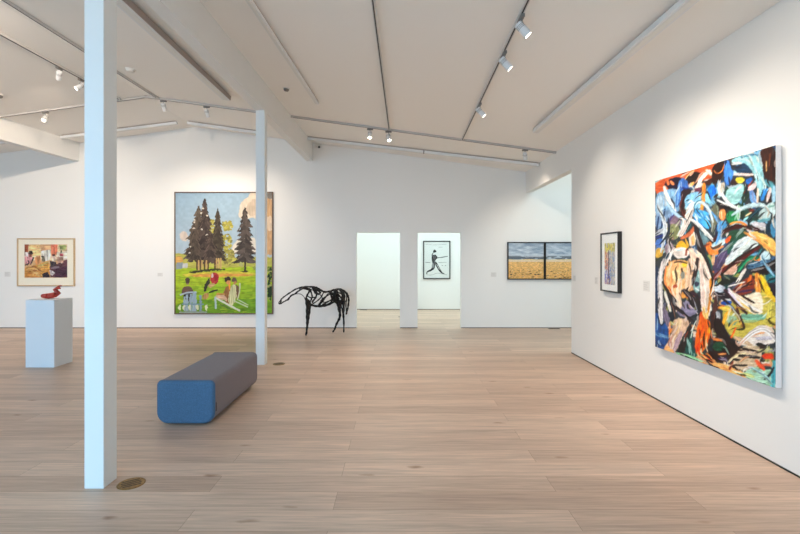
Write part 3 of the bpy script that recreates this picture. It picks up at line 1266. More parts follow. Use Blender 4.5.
# A upper left
P('A', (206, 98, 56), (10, 170), (570, -10), (575, 140), (300, 225), (60, 300), (10, 300), sm=1)
P('A', (40, 32, 60), (85, 215), (130, 165), (260, 138), (235, 265), (150, 275))
S('A', (228, 120, 70), 24, (120, 185), (125, 215))
S('A', (238, 140, 90), 26, (150, 190), (172, 215))
P('A', (50, 34, 30), (262, 180), (350, 92), (420, 115), (415, 200), (330, 225))
S('A', (240, 190, 130), 10, (268, 180), (305, 130), (355, 92))
P('A', (128, 168, 205), (10, 292), (90, 275), (190, 240), (255, 330), (245, 400), (200, 480), (120, 520), (10, 534))
P('A', (165, 190, 212), (20, 330), (70, 300), (90, 400), (60, 500), (20, 480))
P('A', (72, 116, 186), (195, 330), (215, 195), (260, 142), (318, 225), (305, 262), (238, 262), (232, 400), (190, 430))
S('A', (120, 165, 220), 16, (225, 210), (215, 320), (205, 400))
S('A', (40, 55, 120), 14, (240, 240), (280, 255), (310, 250))
S('A', (216, 216, 210), 32, (92, 240), (112, 330), (155, 400))
S('A', (30, 40, 50), 8, (120, 370), (140, 405), (165, 405))
S('A', (45, 60, 90), 16, (150, 345), (180, 385))
P('A', (56, 36, 40), (235, 262), (310, 255), (350, 270), (270, 330), (275, 440), (240, 470), (245, 380))
S('A', (240, 170, 100), 28, (325, 225), (350, 205))
P('A', (132, 186, 222), (268, 330), (330, 290), (420, 270), (432, 400), (400, 440), (320, 420), (280, 440))
S('A', (226, 222, 206), 34, (495, 95), (425, 150), (385, 235))
S('A', (226, 222, 206), 30, (470, 92), (545, 155))
P('A', (78, 48, 36), (570, 150), (500, 225), (440, 215), (440, 185), (480, 180), (570, 130))
P('A', (110, 60, 80), (350, 260), (420, 235), (430, 262), (370, 290))
S('A', (236, 142, 60), 36, (445, 215), (440, 330), (424, 445))
P('A', (34, 124, 218), (478, 235), (540, 215), (558, 285), (520, 325), (505, 390), (482, 300))
P('A', (135, 205, 236), (448, 300), (480, 290), (520, 370), (480, 390), (455, 370))
S('A', (232, 228, 235), 10, (300, 380), (340, 350), (330, 400))
S('A', (205, 170, 200), 10, (310, 400), (350, 370))
S('A', (236, 216, 206), 52, (340, 390), (310, 450), (285, 540))
P('A', (52, 150, 212), (350, 440), (400, 430), (470, 534), (370, 534))
S('A', (165, 215, 240), 12, (400, 450), (450, 520))
S('A', (170, 220, 240), 10, (380, 480), (400, 534))
S('A', (55, 45, 40), 18, (525, 400), (495, 500))
S('A', (122, 130, 112), 46, (555, 390), (550, 540))
S('A', (60, 35, 40), 34, (250, 430), (255, 520))
P('A', (120, 100, 120), (110, 534), (170, 480), (225, 500), (250, 540))
S('A', (40, 70, 110), 22, (95, 440), (70, 534))
# B upper right
P('B', (56, 29, 23), (-20, 215), (100, 178), (85, 330), (0, 395), (-20, 380))
S('B', (228, 140, 70), 9, (92, 215), (70, 285), (20, 300), (0, 270))
P('B', (72, 39, 28), (395, 92), (560, 30), (560, 395), (440, 330), (420, 200))
S('B', (130, 75, 40), 11, (500, 120), (490, 230))
S('B', (205, 165, 115), 13, (465, 190), (466, 275))
S('B', (45, 22, 20), 20, (530, 80), (530, 330))
P('B', (74, 132, 216), (88, 190), (132, 168), (152, 250), (182, 290), (130, 415), (88, 360))
P('B', (38, 72, 98), (175, 240), (250, 200), (325, 230), (350, 295), (190, 292))
P('B', (142, 196, 206), (150, 165), (345, 108), (405, 150), (435, 250), (445, 370), (425, 505), (388, 495), (380, 400), (348, 280), (285, 205), (205, 185), (150, 225))
S('B', (190, 222, 226), 14, (200, 170), (300, 170), (370, 240), (400, 360))
S('B', (70, 120, 150), 14, (240, 155), (340, 125), (400, 135))
S('B', (218, 220, 216), 26, (165, 210), (240, 205))
S('B', (40, 42, 60), 12, (160, 228), (205, 250), (240, 222))
S('B', (226, 206, 200), 24, (185, 303), (345, 308))
P('B', (222, 202, 72), (188, 330), (272, 328), (270, 376), (200, 388))
P('B', (40, 116, 202), (278, 350), (345, 328), (342, 382), (290, 392))
P('B', (205, 216, 212), (25, 400), (95, 368), (98, 470), (40, 505))
S('B', (120, 90, 50), 8, (80, 390), (95, 440))
P('B', (28, 112, 212), (-20, 420), (15, 420), (20, 480), (-20, 480))
P('B', (152, 202, 202), (105, 440), (190, 398), (275, 388), (265, 460), (232, 540), (105, 540))
S('B', (200, 225, 222), 16, (220, 410), (160, 520))
S('B', (50, 60, 80), 14, (130, 330), (145, 400))
P('B', (226, 202, 202), (288, 432), (340, 390), (384, 360), (374, 440), (300, 452))
S('B', (170, 72, 40), 10, (340, 362), (265, 470))
S('B', (40, 62, 46), 44, (300, 465), (262, 540))
S('B', (112, 152, 216), 46, (332, 460), (350, 540))
P('B', (92, 152, 166), (438, 338), (548, 390), (548, 475), (500, 420), (440, 400))
P('B', (60, 140, 216), (428, 442), (485, 415), (445, 540), (405, 540))
S('B', (226, 196, 190), 30, (500, 430), (470, 540))
S('B', (150, 190, 216), 36, (535, 420), (530, 540))
# C left middle
P('C', (122, 148, 180), (10, 0), (185, 0), (110, 120), (10, 195))
S('C', (45, 76, 112), 18, (95, 10), (60, 175))
S('C', (40, 66, 105), 14, (40, 60), (25, 180))
P('C', (132, 112, 128), (105, 130), (195, 15), (245, 90), (232, 145), (120, 160))
S('C', (80, 72, 120), 14, (110, 140), (150, 70), (200, 20))
S('C', (190, 196, 206), 40, (12, 210), (110, 170))
S('C', (32, 50, 112), 22, (12, 245), (115, 210))
P('C', (82, 122, 192), (10, 262), (110, 240), (102, 330), (10, 340))
P('C', (206, 162, 72), (10, 345), (85, 325), (82, 412), (10, 435))
S('C', (60, 70, 50), 18, (20, 445), (70, 420))
P('C', (150, 132, 142), (88, 300), (180, 290), (160, 370), (100, 400))
E('C', (136, 140, 102), 170, 190, 62, 72)
for k in range(26):
    E('C', random.choice([(170, 165, 130), (100, 110, 80), (150, 110, 110), (180, 190, 150)]), random.uniform(115, 225), random.uniform(125, 320), 8, 7)
S('C', (205, 200, 205), 26, (140, 280), (150, 350), (110, 420))
P('C', (78, 158, 216), (328, 0), (475, 0), (505, 90), (502, 175), (430, 150), (360, 90))
for k in range(14):
    x, y = random.uniform(350, 480), random.uniform(0, 130)
    S('C', random.choice([(165, 216, 240), (40, 120, 200), (220, 235, 245)]), 9, (x, y), (x + 25, y + 40))
S('C', (92, 46, 36), 36, (255, -10), (275, 55))
S('C', (232, 208, 198), 54, (315, 0), (292, 100), (240, 215))
S('C', (40, 110, 115), 12, (330, 120), (285, 200))
P('C', (112, 142, 152), (390, 150), (450, 190), (510, 260), (430, 330), (400, 260))
S('C', (52, 42, 46), 46, (372, 125), (395, 250), (425, 330), (445, 390))
S('C', (226, 229, 226), 32, (340, 88), (430, 160), (525, 268))
S('C', (40, 70, 80), 10, (400, 170), (500, 265))
S('C', (126, 130, 116), 44, (515, 0), (535, 200))
S('C', (40, 45, 82), 20, (560, 90), (550, 260))
P('C', (226, 205, 185), (305, 230), (350, 180), (375, 230), (370, 320), (310, 320))
S('C', (236, 165, 110), 30, (345, 240), (348, 300))
S('C', (196, 112, 76), 32, (358, 155), (315, 220), (245, 248))
S('C', (45, 55, 60), 14, (300, 250), (310, 310))
P('C', (242, 178, 52), (182, 335), (235, 262), (292, 300), (305, 345), (230, 352))
E('C', (232, 218, 208), 240, 380, 72, 52)
S('C', (180, 215, 225), 12, (210, 360), (260, 350))
S('C', (150, 70, 45), 16, (290, 345), (285, 400))
P('C', (240, 132, 62), (448, 320), (500, 268), (525, 330), (575, 360), (575, 402), (490, 402))
E('C', (168, 216, 232), 545, 312, 34, 28)
S('C', (132, 42, 42), 34, (545, 265), (575, 230))
S('C', (120, 60, 50), 14, (450, 320), (495, 300))
P('C', (36, 92, 86), (425, 370), (482, 400), (525, 480), (540, 540), (480, 540))
P('C', (96, 86, 112), (520, 420), (575, 400), (575, 540), (545, 540))
S('C', (216, 168, 132), 28, (530, 400), (525, 480))
P('C', (241, 207, 184), (298, 332), (362, 340), (425, 390), (475, 480), (500, 545), (318, 545), (330, 430))
S('C', (212, 203, 198), 42, (160, 365), (105, 450), (60, 545))
S('C', (45, 72, 86), 18, (132, 385), (88, 470))
P('C', (246, 172, 112), (115, 505), (180, 430), (320, 462), (335, 545), (105, 545))
S('C', (60, 36, 36), 16, (185, 475), (240, 450), (305, 480))
S('C', (60, 36, 36), 12, (200, 430), (195, 480))
# E left lower-middle
P('E', (244, 182, 128), (105, 60), (180, -5), (312, 0), (332, 120), (322, 240), (250, 252), (200, 342), (120, 282), (82, 190))
P('E', (250, 207, 155), (150, 90), (230, 80), (235, 180), (170, 190))
S('E', (232, 135, 80), 18, (110, 60), (90, 190), (130, 280))
S('E', (232, 130, 80), 20, (130, 240), (190, 330))
P('E', (246, 192, 62), (235, 25), (300, 10), (305, 55), (260, 70))
S('E', (60, 40, 36), 12, (180, 20), (230, 10), (300, 30))
E('E', (142, 142, 134), 256, 132, 20, 40)
S('E', (50, 40, 36), 14, (245, 75), (250, 100))
S('E', (241, 198, 166), 60, (325, 0), (312, 120), (295, 260))
S('E', (243, 204, 174), 46, (232, 180), (213, 300), (240, 420))
E('E', (190, 92, 62), 186, 232, 24, 14)
P('E', (132, 168, 168), (350, 100), (410, 60), (415, 290), (345, 290))
E('E', (58, 60, 82), 380, 212, 22, 22)
S('E', (205, 215, 215), 14, (370, 250), (400, 270))
S('E', (52, 36, 40), 34, (388, -10), (370, 100), (342, 210))
P('E', (241, 212, 198), (398, 20), (455, 0), (545, 180), (525, 300), (490, 545), (420, 490), (408, 200))
for k in range(20):
    y = random.uniform(30, 480)
    S('E', random.choice([(250, 228, 215), (236, 190, 165), (246, 200, 170)]), 10, (430 + y * 0.08, y), (440 + y * 0.09, y + 60))
S('E', (242, 152, 44), 44, (512, 175), (492, 330), (462, 490))
S('E', (236, 120, 30), 18, (470, 350), (445, 500))
P('E', (34, 58, 88), (5, 60), (40, 40), (38, 300), (45, 545), (5, 545))
S('E', (188, 184, 184), 46, (95, 0), (50, 120), (60, 350), (62, 530))
P('E', (112, 102, 124), (75, 400), (110, 420), (120, 545), (75, 545))
P('E', (32, 46, 60), (130, 345), (195, 395), (190, 545), (125, 545))
S('E', (40, 34, 44), 22, (75, 195), (130, 300), (205, 365))
S('E', (218, 216, 202), 28, (98, 285), (120, 370), (145, 450))
S('E', (60, 130, 145), 14, (180, 370), (175, 420))
P('E', (236, 160, 80), (235, 290), (280, 270), (290, 330), (250, 350))
P('E', (142, 137, 162), (228, 435), (280, 345), (345, 400), (380, 470), (325, 515), (250, 485))
S('E', (40, 30, 40), 50, (275, 280), (335, 325), (350, 405))
S('E', (70, 40, 60), 30, (330, 290), (400, 330), (400, 380))
S('E', (216, 205, 205), 8, (320, 400), (390, 480))
S('E', (46, 36, 42), 30, (385, 320), (405, 450))
S('E', (40, 45, 56), 22, (215, 430), (270, 500), (350, 500), (400, 490))
S('E', (230, 92, 30), 44, (425, 470), (428, 545))
S('E', (122, 192, 232), 32, (555, 200), (550, 270))
S('E', (86, 56, 52), 42, (555, 330), (530, 545))
S('E', (120, 42, 42), 32, (540, 160), (570, 110))
# D right middle
P('D', (152, 202, 202), (105, 80), (240, 0), (245, 70), (200, 132), (130, 122))
S('D', (60, 50, 45), 22, (5, 60), (30, 40))
P('D', (36, 31, 36), (15, 108), (90, 108), (195, 158), (150, 178), (35, 155))
S('D', (222, 226, 226), 18, (30, 88), (125, 135))
S('D', (222, 226, 226), 12, (95, 92), (190, 150))
P('D', (34, 130, 82), (105, 190), (200, 178), (218, 282), (118, 305))
S('D', (60, 165, 105), 14, (120, 220), (190, 200))
E('D', (241, 152, 92), 75, 220, 29, 54)
S('D', (246, 190, 150), 12, (65, 190), (70, 250))
P('D', (82, 152, 206), (25, 275), (122, 288), (100, 342), (25, 388))
S('D', (110, 110, 90), 40, (5, 150), (10, 300))
E('D', (32, 62, 42), 250, 185, 20, 76)
E('D', (202, 226, 212), 217, 200, 22, 70)
S('D', (90, 170, 110), 8, (217, 150), (217, 250))
P('D', (112, 160, 216), (310, 50), (370, 30), (380, 130), (330, 120))
S('D', (236, 206, 182), 20, (390, -10), (385, 130))
P('D', (182, 206, 206), (438, 150), (545, 85), (548, 235), (480, 252), (400, 275), (388, 222))
S('D', (140, 185, 175), 20, (470, 150), (530, 140))
S('D', (112, 170, 180), 26, (395, 275), (505, 258))
S('D', (72, 52, 52), 32, (295, 125), (355, 205))
S('D', (160, 65, 45), 8, (310, 190), (360, 170))
S('D', (235, 210, 160), 14, (280, 230), (330, 200))
S('D', (42, 92, 108), 26, (405, 168), (310, 265))
S('D', (150, 215, 225), 18, (265, 270), (300, 240))
P('D', (198, 196, 204), (300, 290), (400, 280), (470, 300), (460, 360), (400, 350))
P('D', (36, 62, 76), (470, 290), (505, 270), (500, 390), (450, 390))
P('D', (72, 132, 168), (505, 270), (550, 240), (550, 440), (500, 400))
P('D', (46, 86, 66), (120, 360), (290, 350), (290, 400), (200, 450), (140, 534), (110, 500))
S('D', (76, 29, 26), 38, (5, 440), (100, 352), (200, 320), (300, 330), (395, 352))
S('D', (246, 156, 82), 26, (145, 302), (230, 280), (285, 308))
P('D', (246, 187, 108), (285, 390), (350, 362), (450, 388), (552, 450), (552, 545), (470, 545), (400, 452))
S('D', (250, 205, 140), 14, (380, 400), (500, 450))
P('D', (197, 216, 221), (145, 520), (220, 432), (322, 400), (405, 470), (385, 502), (340, 545), (145, 545))
S('D', (222, 230, 230), 18, (190, 490), (290, 420))
S('D', (182, 216, 226), 50, (0, 510), (90, 450))
S('D', (236, 150, 100), 22, (10, 535), (80, 500))
P('D', (232, 102, 52), (90, 440), (150, 395), (150, 440), (110, 480))
S('D', (82, 77, 98), 40, (90, 540), (130, 480))
# F
P('F', (86, 76, 106), (-5, 180), (100, 60), (145, 100), (82, 222), (-5, 330))
S('F', (120, 110, 140), 14, (30, 240), (100, 110))
S('F', (42, 96, 86), 34, (200, -10), (150, 50), (130, 110))
P('F', (206, 221, 221), (98, 180), (190, 58), (300, -10), (405, 25), (345, 90), (222, 152), (130, 215), (88, 228))
S('F', (110, 165, 170), 20, (180, 180), (270, 120))
P('F', (206, 162, 142), (95, 270), (190, 220), (220, 230), (170, 310), (110, 310))
P('F', (18, 106, 76), (168, 348), (220, 240), (300, 138), (392, 138), (415, 162), (300, 200), (240, 262), (190, 315))
S('F', (50, 145, 105), 14, (220, 280), (290, 180), (370, 150))
S('F', (102, 36, 36), 32, (-5, 335), (90, 252), (230, 182), (405, 58))
P('F', (246, 186, 106), (385, -10), (555, -10), (555, 165), (470, 92))
S('F', (236, 160, 70), 12, (450, 30), (540, 110))
P('F', (187, 216, 226), (400, 165), (440, 90), (490, 100), (510, 165), (440, 195))
S('F', (60, 120, 130), 14, (390, 130), (425, 80))
P('F', (76, 112, 138), (285, 232), (340, 190), (490, 170), (515, 200), (320, 265))
for k in range(14):
    E('F', random.choice([(120, 160, 185), (40, 60, 85)]), random.uniform(300, 490), random.uniform(185, 240), 9, 7)
P('F', (41, 31, 31), (295, 275), (480, 210), (555, 155), (555, 275), (460, 302), (340, 295))
P('F', (36, 111, 121), (438, 310), (555, 285), (555, 375), (480, 385))
P('F', (46, 36, 52), (478, 388), (555, 378), (555, 545), (510, 485))
P('F', (236, 192, 54), (398, 300), (440, 318), (555, 545), (430, 545), (420, 420))
P('F', (192, 177, 74), (425, 430), (470, 450), (500, 545), (428, 545))
P('F', (132, 62, 42), (155, 445), (280, 338), (355, 318), (375, 452), (250, 492), (190, 485))
S('F', (236, 122, 52), 30, (325, 320), (305, 400))
S('F', (236, 140, 60), 14, (250, 380), (220, 430))
S('F', (82, 52, 82), 22, (200, 465), (345, 442))
S('F', (60, 35, 40), 14, (180, 440), (340, 390))
S('F', (241, 152, 72), 56, (385, 310), (396, 460))
S('F', (32, 42, 36), 42, (65, 380), (185, 355))
S('F', (110, 120, 100), 14, (80, 310), (140, 350))
S('F', (226, 216, 206), 30, (278, 260), (205, 375))
S('F', (230, 225, 215), 12, (125, 412), (275, 372))
P('F', (250, 226, 192), (325, 505), (420, 468), (425, 545), (325, 545))
P('F', (192, 202, 217), (0, 400), (80, 395), (110, 450), (40, 470), (0, 450))
S('F', (41, 31, 41), 32, (20, 480), (125, 505))
S('F', (212, 197, 222), 30, (130, 435), (205, 545))
S('F', (90, 40, 50), 13, (98, 435), (165, 525))
E('F', (241, 201, 122), 240, 515, 38, 24)
S('F', (70, 45, 60), 14, (240, 490), (320, 530))
# G lower left
P('G', (36, 86, 142), (5, 0), (60, 55), (145, 200), (95, 362), (5, 335))
S('G', (112, 152, 192), 30, (10, 210), (115, 242))
S('G', (20, 50, 95), 20, (20, 280), (85, 320))
S('G', (122, 112, 132), 50, (100, 10), (125, 130))
S('G', (30, 42, 60), 14, (40, 60), (65, 145), (85, 110))
S('G', (202, 197, 192), 30, (45, -10), (68, 115))
S('G', (26, 40, 56), 26, (165, 20), (165, 90))
S('G', (225, 150, 110), 16, (140, 110), (140, 170))
P('G', (132, 127, 152), (200, -10), (390, -10), (370, 40), (280, 70), (210, 40))
P('G', (202, 167, 142), (180, 60), (340, 88), (300, 150), (240, 262), (190, 388), (90, 378), (88, 330), (140, 262), (165, 150))
S('G', (226, 192, 152), 46, (230, 90), (205, 190))
S('G', (166, 142, 152), 40, (240, 200), (180, 350))
S('G', (180, 130, 115), 40, (150, 250), (140, 330))
P('G', (246, 167, 112), (88, 345), (115, 310), (195, 375), (150, 395), (85, 380))
P('G', (46, 36, 36), (338, 98), (272, 222), (198, 378), (260, 395), (335, 232))
S('G', (120, 60, 45), 14, (300, 190), (270, 250))
P('G', (26, 92, 86), (375, 85), (342, 200), (335, 330), (410, 425), (268, 388), (288, 290), (332, 200))
S('G', (70, 140, 130), 12, (310, 300), (340, 390))
S('G', (202, 216, 206), 10, (375, 95), (350, 140), (328, 245))
S('G', (152, 212, 162), 22, (200, 385), (300, 405), (430, 455))
S('G', (45, 50, 40), 10, (230, 390), (330, 430))
P('G', (241, 108, 24), (378, 155), (420, 50), (505, 95), (505, 190), (485, 290), (405, 418), (358, 355))
P('G', (236, 78, 20), (375, 300), (420, 290), (430, 360), (400, 410), (365, 360))
for k in range(16):
    x, y = random.uniform(385, 480), random.uniform(130, 340)
    S('G', random.choice([(246, 140, 50), (232, 84, 18), (248, 165, 80)]), 13, (x, y), (x - 6, y + 35))
S('G', (222, 162, 32), 18, (495, 130), (492, 200))
S('G', (90, 50, 35), 16, (480, 100), (490, 150))
S('G', (246, 192, 122), 52, (450, -10), (462, 60))
S('G', (222, 100, 40), 22, (415, 60), (430, 100))
S('G', (72, 42, 42), 32, (520, 30), (515, 240))
S('G', (72, 42, 42), 24, (505, 240), (470, 360))
P('G', (41, 31, 46), (540, 120), (580, 100), (580, 215), (545, 210))
P('G', (46, 27, 27), (455, 360), (575, 275), (575, 480), (500, 405))
E('G', (36, 52, 62), 520, 335, 36, 34)
E('G', (241, 142, 82), 555, 262, 30, 22)
S('G', (241, 162, 102), 42, (450, 405), (575, 500))
S('G', (60, 35, 30), 16, (470, 440), (520, 465))
# H lower right
P('H', (192, 177, 88), (60, 120), (450, -5), (555, 100), (555, 355), (420, 292), (300, 425), (180, 445), (90, 340))
S('H', (214, 200, 100), 40, (500, 120), (480, 260))
S('H', (110, 110, 60), 8, (490, 190), (520, 170), (540, 190))
S('H', (160, 145, 70), 20, (470, 260), (540, 300))
P('H', (251, 229, 197), (165, 80), (260, 55), (340, 25), (425, 15), (442, 200), (380, 226), (288, 182))
S('H', (246, 196, 112), 42, (215, 65), (315, 158))
S('H', (62, 42, 36), 22, (258, 55), (355, 112))
P('H', (142, 172, 142), (110, 240), (180, 215), (215, 270), (180, 320), (120, 310))
S('H', (116, 166, 142), 62, (260, 235), (350, 250), (440, 235))
S('H', (160, 185, 130), 24, (250, 280), (380, 275))
S('H', (246, 172, 62), 32, (150, 170), (105, 220), (80, 300))
S('H', (236, 196, 90), 30, (60, 160), (130, 170))
S('H', (41, 31, 41), 40, (20, 30), (125, 72))
S('H', (232, 232, 232), 22, (70, 90), (150, 85))
E('H', (32, 92, 172), 108, 114, 50, 22)
S('H', (66, 41, 52), 30, (95, 0), (200, 118), (290, 205))
S('H', (82, 46, 38), 30, (205, 165), (225, 240), (265, 330))
S('H', (216, 206, 226), 16, (130, 15), (240, 138))
S('H', (236, 192, 52), 44, (445, -10), (550, 95))
P('H', (170, 172, 178), (5, 190), (55, 190), (60, 260), (20, 270))
P('H', (46, 31, 31), (18, 235), (62, 262), (122, 400), (165, 445), (40, 435), (-5, 340))
S('H', (236, 102, 42), 16, (192, 335), (160, 410), (118, 475))
E('H', (246, 142, 82), 30, 442, 34, 24)
E('H', (32, 76, 62), 50, 502, 52, 42)
P('H', (56, 36, 31), (120, 490), (165, 435), (225, 500), (260, 545), (110, 545))
P('H', (216, 206, 197), (195, 485), (320, 368), (400, 308), (470, 318), (535, 390), (552, 475), (440, 482), (330, 502))
S('H', (235, 228, 222), 18, (210, 470), (330, 390), (420, 330))
S('H', (241, 166, 112), 36, (315, 388), (455, 368))
S('H', (190, 186, 198), 34, (380, 430), (520, 425))
P('H', (36, 31, 31), (355, 482), (400, 462), (485, 490), (430, 497))
# I lowest right
P('I', (51, 33, 31), (-10, -5), (120, -5), (255, 120), (195, 182), (122, 245), (-10, 235))
S('I', (210, 180, 150), 40, (190, 20), (330, 90))
E('I', (32, 86, 62), 45, 102, 56, 42)
S('I', (246, 142, 72), 26, (0, 35), (70, 45))
S('I', (232, 152, 92), 16, (40, 170), (105, 165))
S('I', (60, 45, 90), 20, (40, 210), (110, 205))
P('I', (246, 177, 112), (-10, 235), (122, 262), (255, 322), (340, 410), (-10, 305))
S('I', (250, 205, 140), 14, (20, 265), (120, 300))
P('I', (206, 182, 152), (240, 95), (405, 90), (435, 172), (402, 235), (372, 335), (200, 305), (145, 250))
S('I', (190, 190, 140), 30, (400, 140), (510, 130))
S('I', (226, 206, 162), 22, (130, 240), (190, 182), (280, 155))
for a, b_, w in (((262, 118), (395, 152), 22), ((225, 182), (405, 200), 28), ((175, 215), (225, 220), 24), ((212, 270), (290, 268), 17)):
    S('I', (44, 34, 34), w, a, b_)
S('I', (202, 202, 207), 26, (310, 285), (355, 300))
S('I', (44, 34, 34), 12, (285, 295), (355, 328), (385, 285))
S('I', (132, 52, 32), 20, (165, 240), (138, 305))
P('I', (162, 206, 177), (245, 335), (372, 272), (432, 312), (545, 300), (552, 485), (490, 462), (330, 410))
S('I', (195, 215, 140), 30, (260, 340), (350, 370))
S('I', (82, 156, 166), 44, (540, 240), (522, 475))
P('I', (226, 77, 42), (415, 170), (525, 162), (540, 207), (500, 218), (430, 203))
S('I', (236, 92, 56), 34, (375, 228), (445, 305))
S('I', (236, 122, 92), 22, (435, 262), (495, 266))
S('I', (42, 46, 52), 20, (530, 290), (500, 352), (450, 392))
R_.tile(0, 0, 1)
# loose wet brushwork over the shapes, in the colours already there
# long pale and dark sweeps laid across the shapes
for c_, w_, pts in (((206, 218, 226), 3.4, [(658, 205), (667, 228), (661, 252)]), ((150, 182, 208), 3.0, [(663, 196), (674, 214), (688, 220)]),
                    ((222, 226, 226), 2.6, [(664, 188), (671, 203), (676, 211)]), ((190, 214, 228), 3.2, [(686, 214), (698, 200), (708, 206), (713, 222)]),
                    ((226, 214, 206), 3.6, [(694, 206), (688, 222), (680, 236)]), ((46, 40, 44), 3.0, [(694, 224), (699, 245), (708, 262), (713, 280)]),
                    ((40, 54, 76), 2.4, [(660, 244), (670, 232), (668, 218)]), ((176, 204, 212), 4.2, [(732, 215), (745, 206), (764, 204), (772, 214)]),
                    ((214, 222, 222), 3.4, [(720, 190), (728, 204), (741, 210)]), ((88, 140, 196), 3.0, [(712, 212), (722, 226), (716, 244)]),
                    ((60, 34, 32), 3.0, [(722, 274), (738, 258), (758, 246)]), ((192, 206, 214), 3.8, [(727, 262), (736, 248), (752, 238)]),
                    ((204, 198, 196), 3.4, [(662, 262), (659, 285), (662, 318)]), ((48, 40, 48), 3.2, [(666, 288), (672, 304), (682, 312), (694, 322)]),
                    ((236, 214, 198), 4.0, [(702, 262), (708, 285), (706, 312)]), ((236, 226, 214), 3.4, [(730, 290), (746, 304), (762, 312)]),
                    ((52, 40, 48), 2.6, [(716, 294), (730, 304), (744, 324)]), ((214, 206, 202), 4.6, [(738, 346), (752, 332), (766, 328), (775, 340)]),
                    ((44, 34, 34), 3.6, [(718, 326), (726, 338), (742, 348)]), ((128, 170, 196), 3.0, [(762, 256), (768, 268), (774, 276)]),
                    ((226, 150, 84), 3.0, [(744, 232), (758, 240), (774, 252)]), ((150, 190, 190), 3.0, [(752, 368), (764, 374), (772, 384)])):
    R_.stroke(c_, w_ * 1.1, pts, 0.25, 0.6)
R_.smear(0.8, 0.12, 5, 0.6)
for k in range(330):
    x, y = random.uniform(655, 778), random.uniform(146, 390)
    c = None
    pts = []
    sg = random.choice((-1, 1))
    px = py = 0.0
    for _ in range(random.randint(5, 16)):
        i, j = int((y - R_.y0) * R_.k), int((x - R_.x0) * R_.k)
        if not (0 <= i < R_.h and 0 <= j < R_.w):
            break
        if c is None:
            c = R_.a[i, j]
        qx, qy = R_.vx[i, j] * sg, R_.vy[i, j] * sg
        if qx * px + qy * py < 0:
            qx, qy = -qx, -qy
        px, py = qx, qy
        pts.append((x, y))
        x, y = x + qx * 1.2, y + qy * 1.2
    if len(pts) < 4:
        continue
    t_ = random.random()
    if t_ < 0.42:
        c = c * 0.45 + np.array((232, 232, 228)) * 0.55
    elif t_ < 0.75:
        c = c * 0.35
    else:
        c = np.clip(c * np.array((1.15, 0.95, 0.85)), 0, 255)
    R_.stroke(c, random.uniform(0.8, 2.4), pts, 0.2, 0.8, 0.85)
R_.smear(0.4, 0.08, 9, 0.3)
x_ = R_.a / 255
g_ = x_.mean(2, keepdims=True)
x_ = np.clip(g_ + (x_ - g_) * 0.98, 0, 1)
R_.a[:] = 255 * (0.45 * x_ + 0.55 * (x_ * x_ * (3 - 2 * x_)))

AXF = 2.772                                   # front face of the canvas
AY0, AY1 = 3.373, 4.957
AZ0, AZ1 = EYE - 0.956, EYE + 0.829
aw, ah = AY1 - AY0, AZ1 - AZ0
ap = thing('canvas_painting', (WX, (AY0 + AY1) / 2, (AZ0 + AZ1) / 2), 'large colourful abstract oil painting without a frame on the right wall', 'painting', rz=-math.pi / 2)
fd = WX - AXF
bevel(panel(ap, 'stretched_canvas', aw, ah, -fd, -fd + 0.042, M['canvas']), 0.003, 2)
panel(ap, 'stretcher_frame', aw - 0.12, ah - 0.12, -fd + 0.0425, -0.0005, M['frame_oak'])


def abstract_colour(U, V):
    y = (AY0 + AY1) / 2 - U
    z = (AZ0 + AZ1) / 2 + V
    return R_.sample(CX + AXF * F / y, CY - (z - EYE) * F / y)


picture('painted_surface', -aw / 2 + 0.001, aw / 2 - 0.002, -ah / 2 + 0.001, ah / 2 - 0.001, -fd - 0.0012, 250, 300, abstract_colour, M['paint'], ap, 0.95)


def back_picture_frame(px0, py0, px1, py1, wall_y, depth, label, cat, name='framed_picture', group=None):
    """thing for a frame on a wall facing the viewer, measured at its front"""
    s = F / (wall_y - depth)
    w, h = (px1 - px0) / s, (py1 - py0) / s
    cx, cz = ((px0 + px1) / 2 - CX) / s, EYE + (CY - (py0 + py1) / 2) / s
    t = thing(name, (cx, wall_y, cz), label, cat, group)
    return t, w, h, s, ((px0 + px1) / 2, (py0 + py1) / 2)


def sampler(r, s, c):
    return lambda U, V: r.sample(c[0] + U * s, c[1] - V * s)


# ---------- the tree painting
TP = Raster(172, 190, 275, 317, 6, (175, 196, 208))
hh, ww = TP.h, TP.w
g = np.linspace(0, 1, hh)[:, None, None]
TP.a[:] = np.array((158, 186, 205)) * (1 - g) + np.array((206, 212, 214)) * g
TP.a *= 1 + (vnoise((hh, ww), 14, 3)[..., None] - 0.5) * 0.06
TP.rough = 1.3


def q1(*p, c):
    TP.tile(172, 190, 8.22).poly(c, p, 2, 0.05)


q1((310, 340), (345, 330), (360, 380), (400, 420), (330, 440), (300, 400), c=(205, 198, 190))
q1((55, 370), (80, 340), (120, 340), (130, 420), (80, 425), c=(222, 205, 188))
TP.tile(215, 190, 8.22)
TP.poly((230, 214, 190), [(195, 170), (205, 110), (240, 75), (270, 60), (290, 10), (480, 10), (480, 420), (340, 230), (260, 230), (215, 240), (190, 220)], 2, 0.05)
TP.poly((212, 190, 165), [(240, 150), (300, 80), (345, 60), (345, 210), (280, 215)], 2, 0.05)
TP.poly((215, 170, 125), [(400, 60), (480, 60), (480, 534), (400, 534)], 1, 0.08)
TP.poly((232, 205, 175), [(410, 230), (470, 200), (475, 340), (420, 330)], 2, 0.06)
TP.poly((130, 125, 118), [(420, 15), (475, 15), (475, 70), (430, 70)], 2, 0.06)
TP.poly((236, 226, 208), [(150, 420), (260, 380), (345, 400), (345, 534), (130, 534)], 2, 0.04)
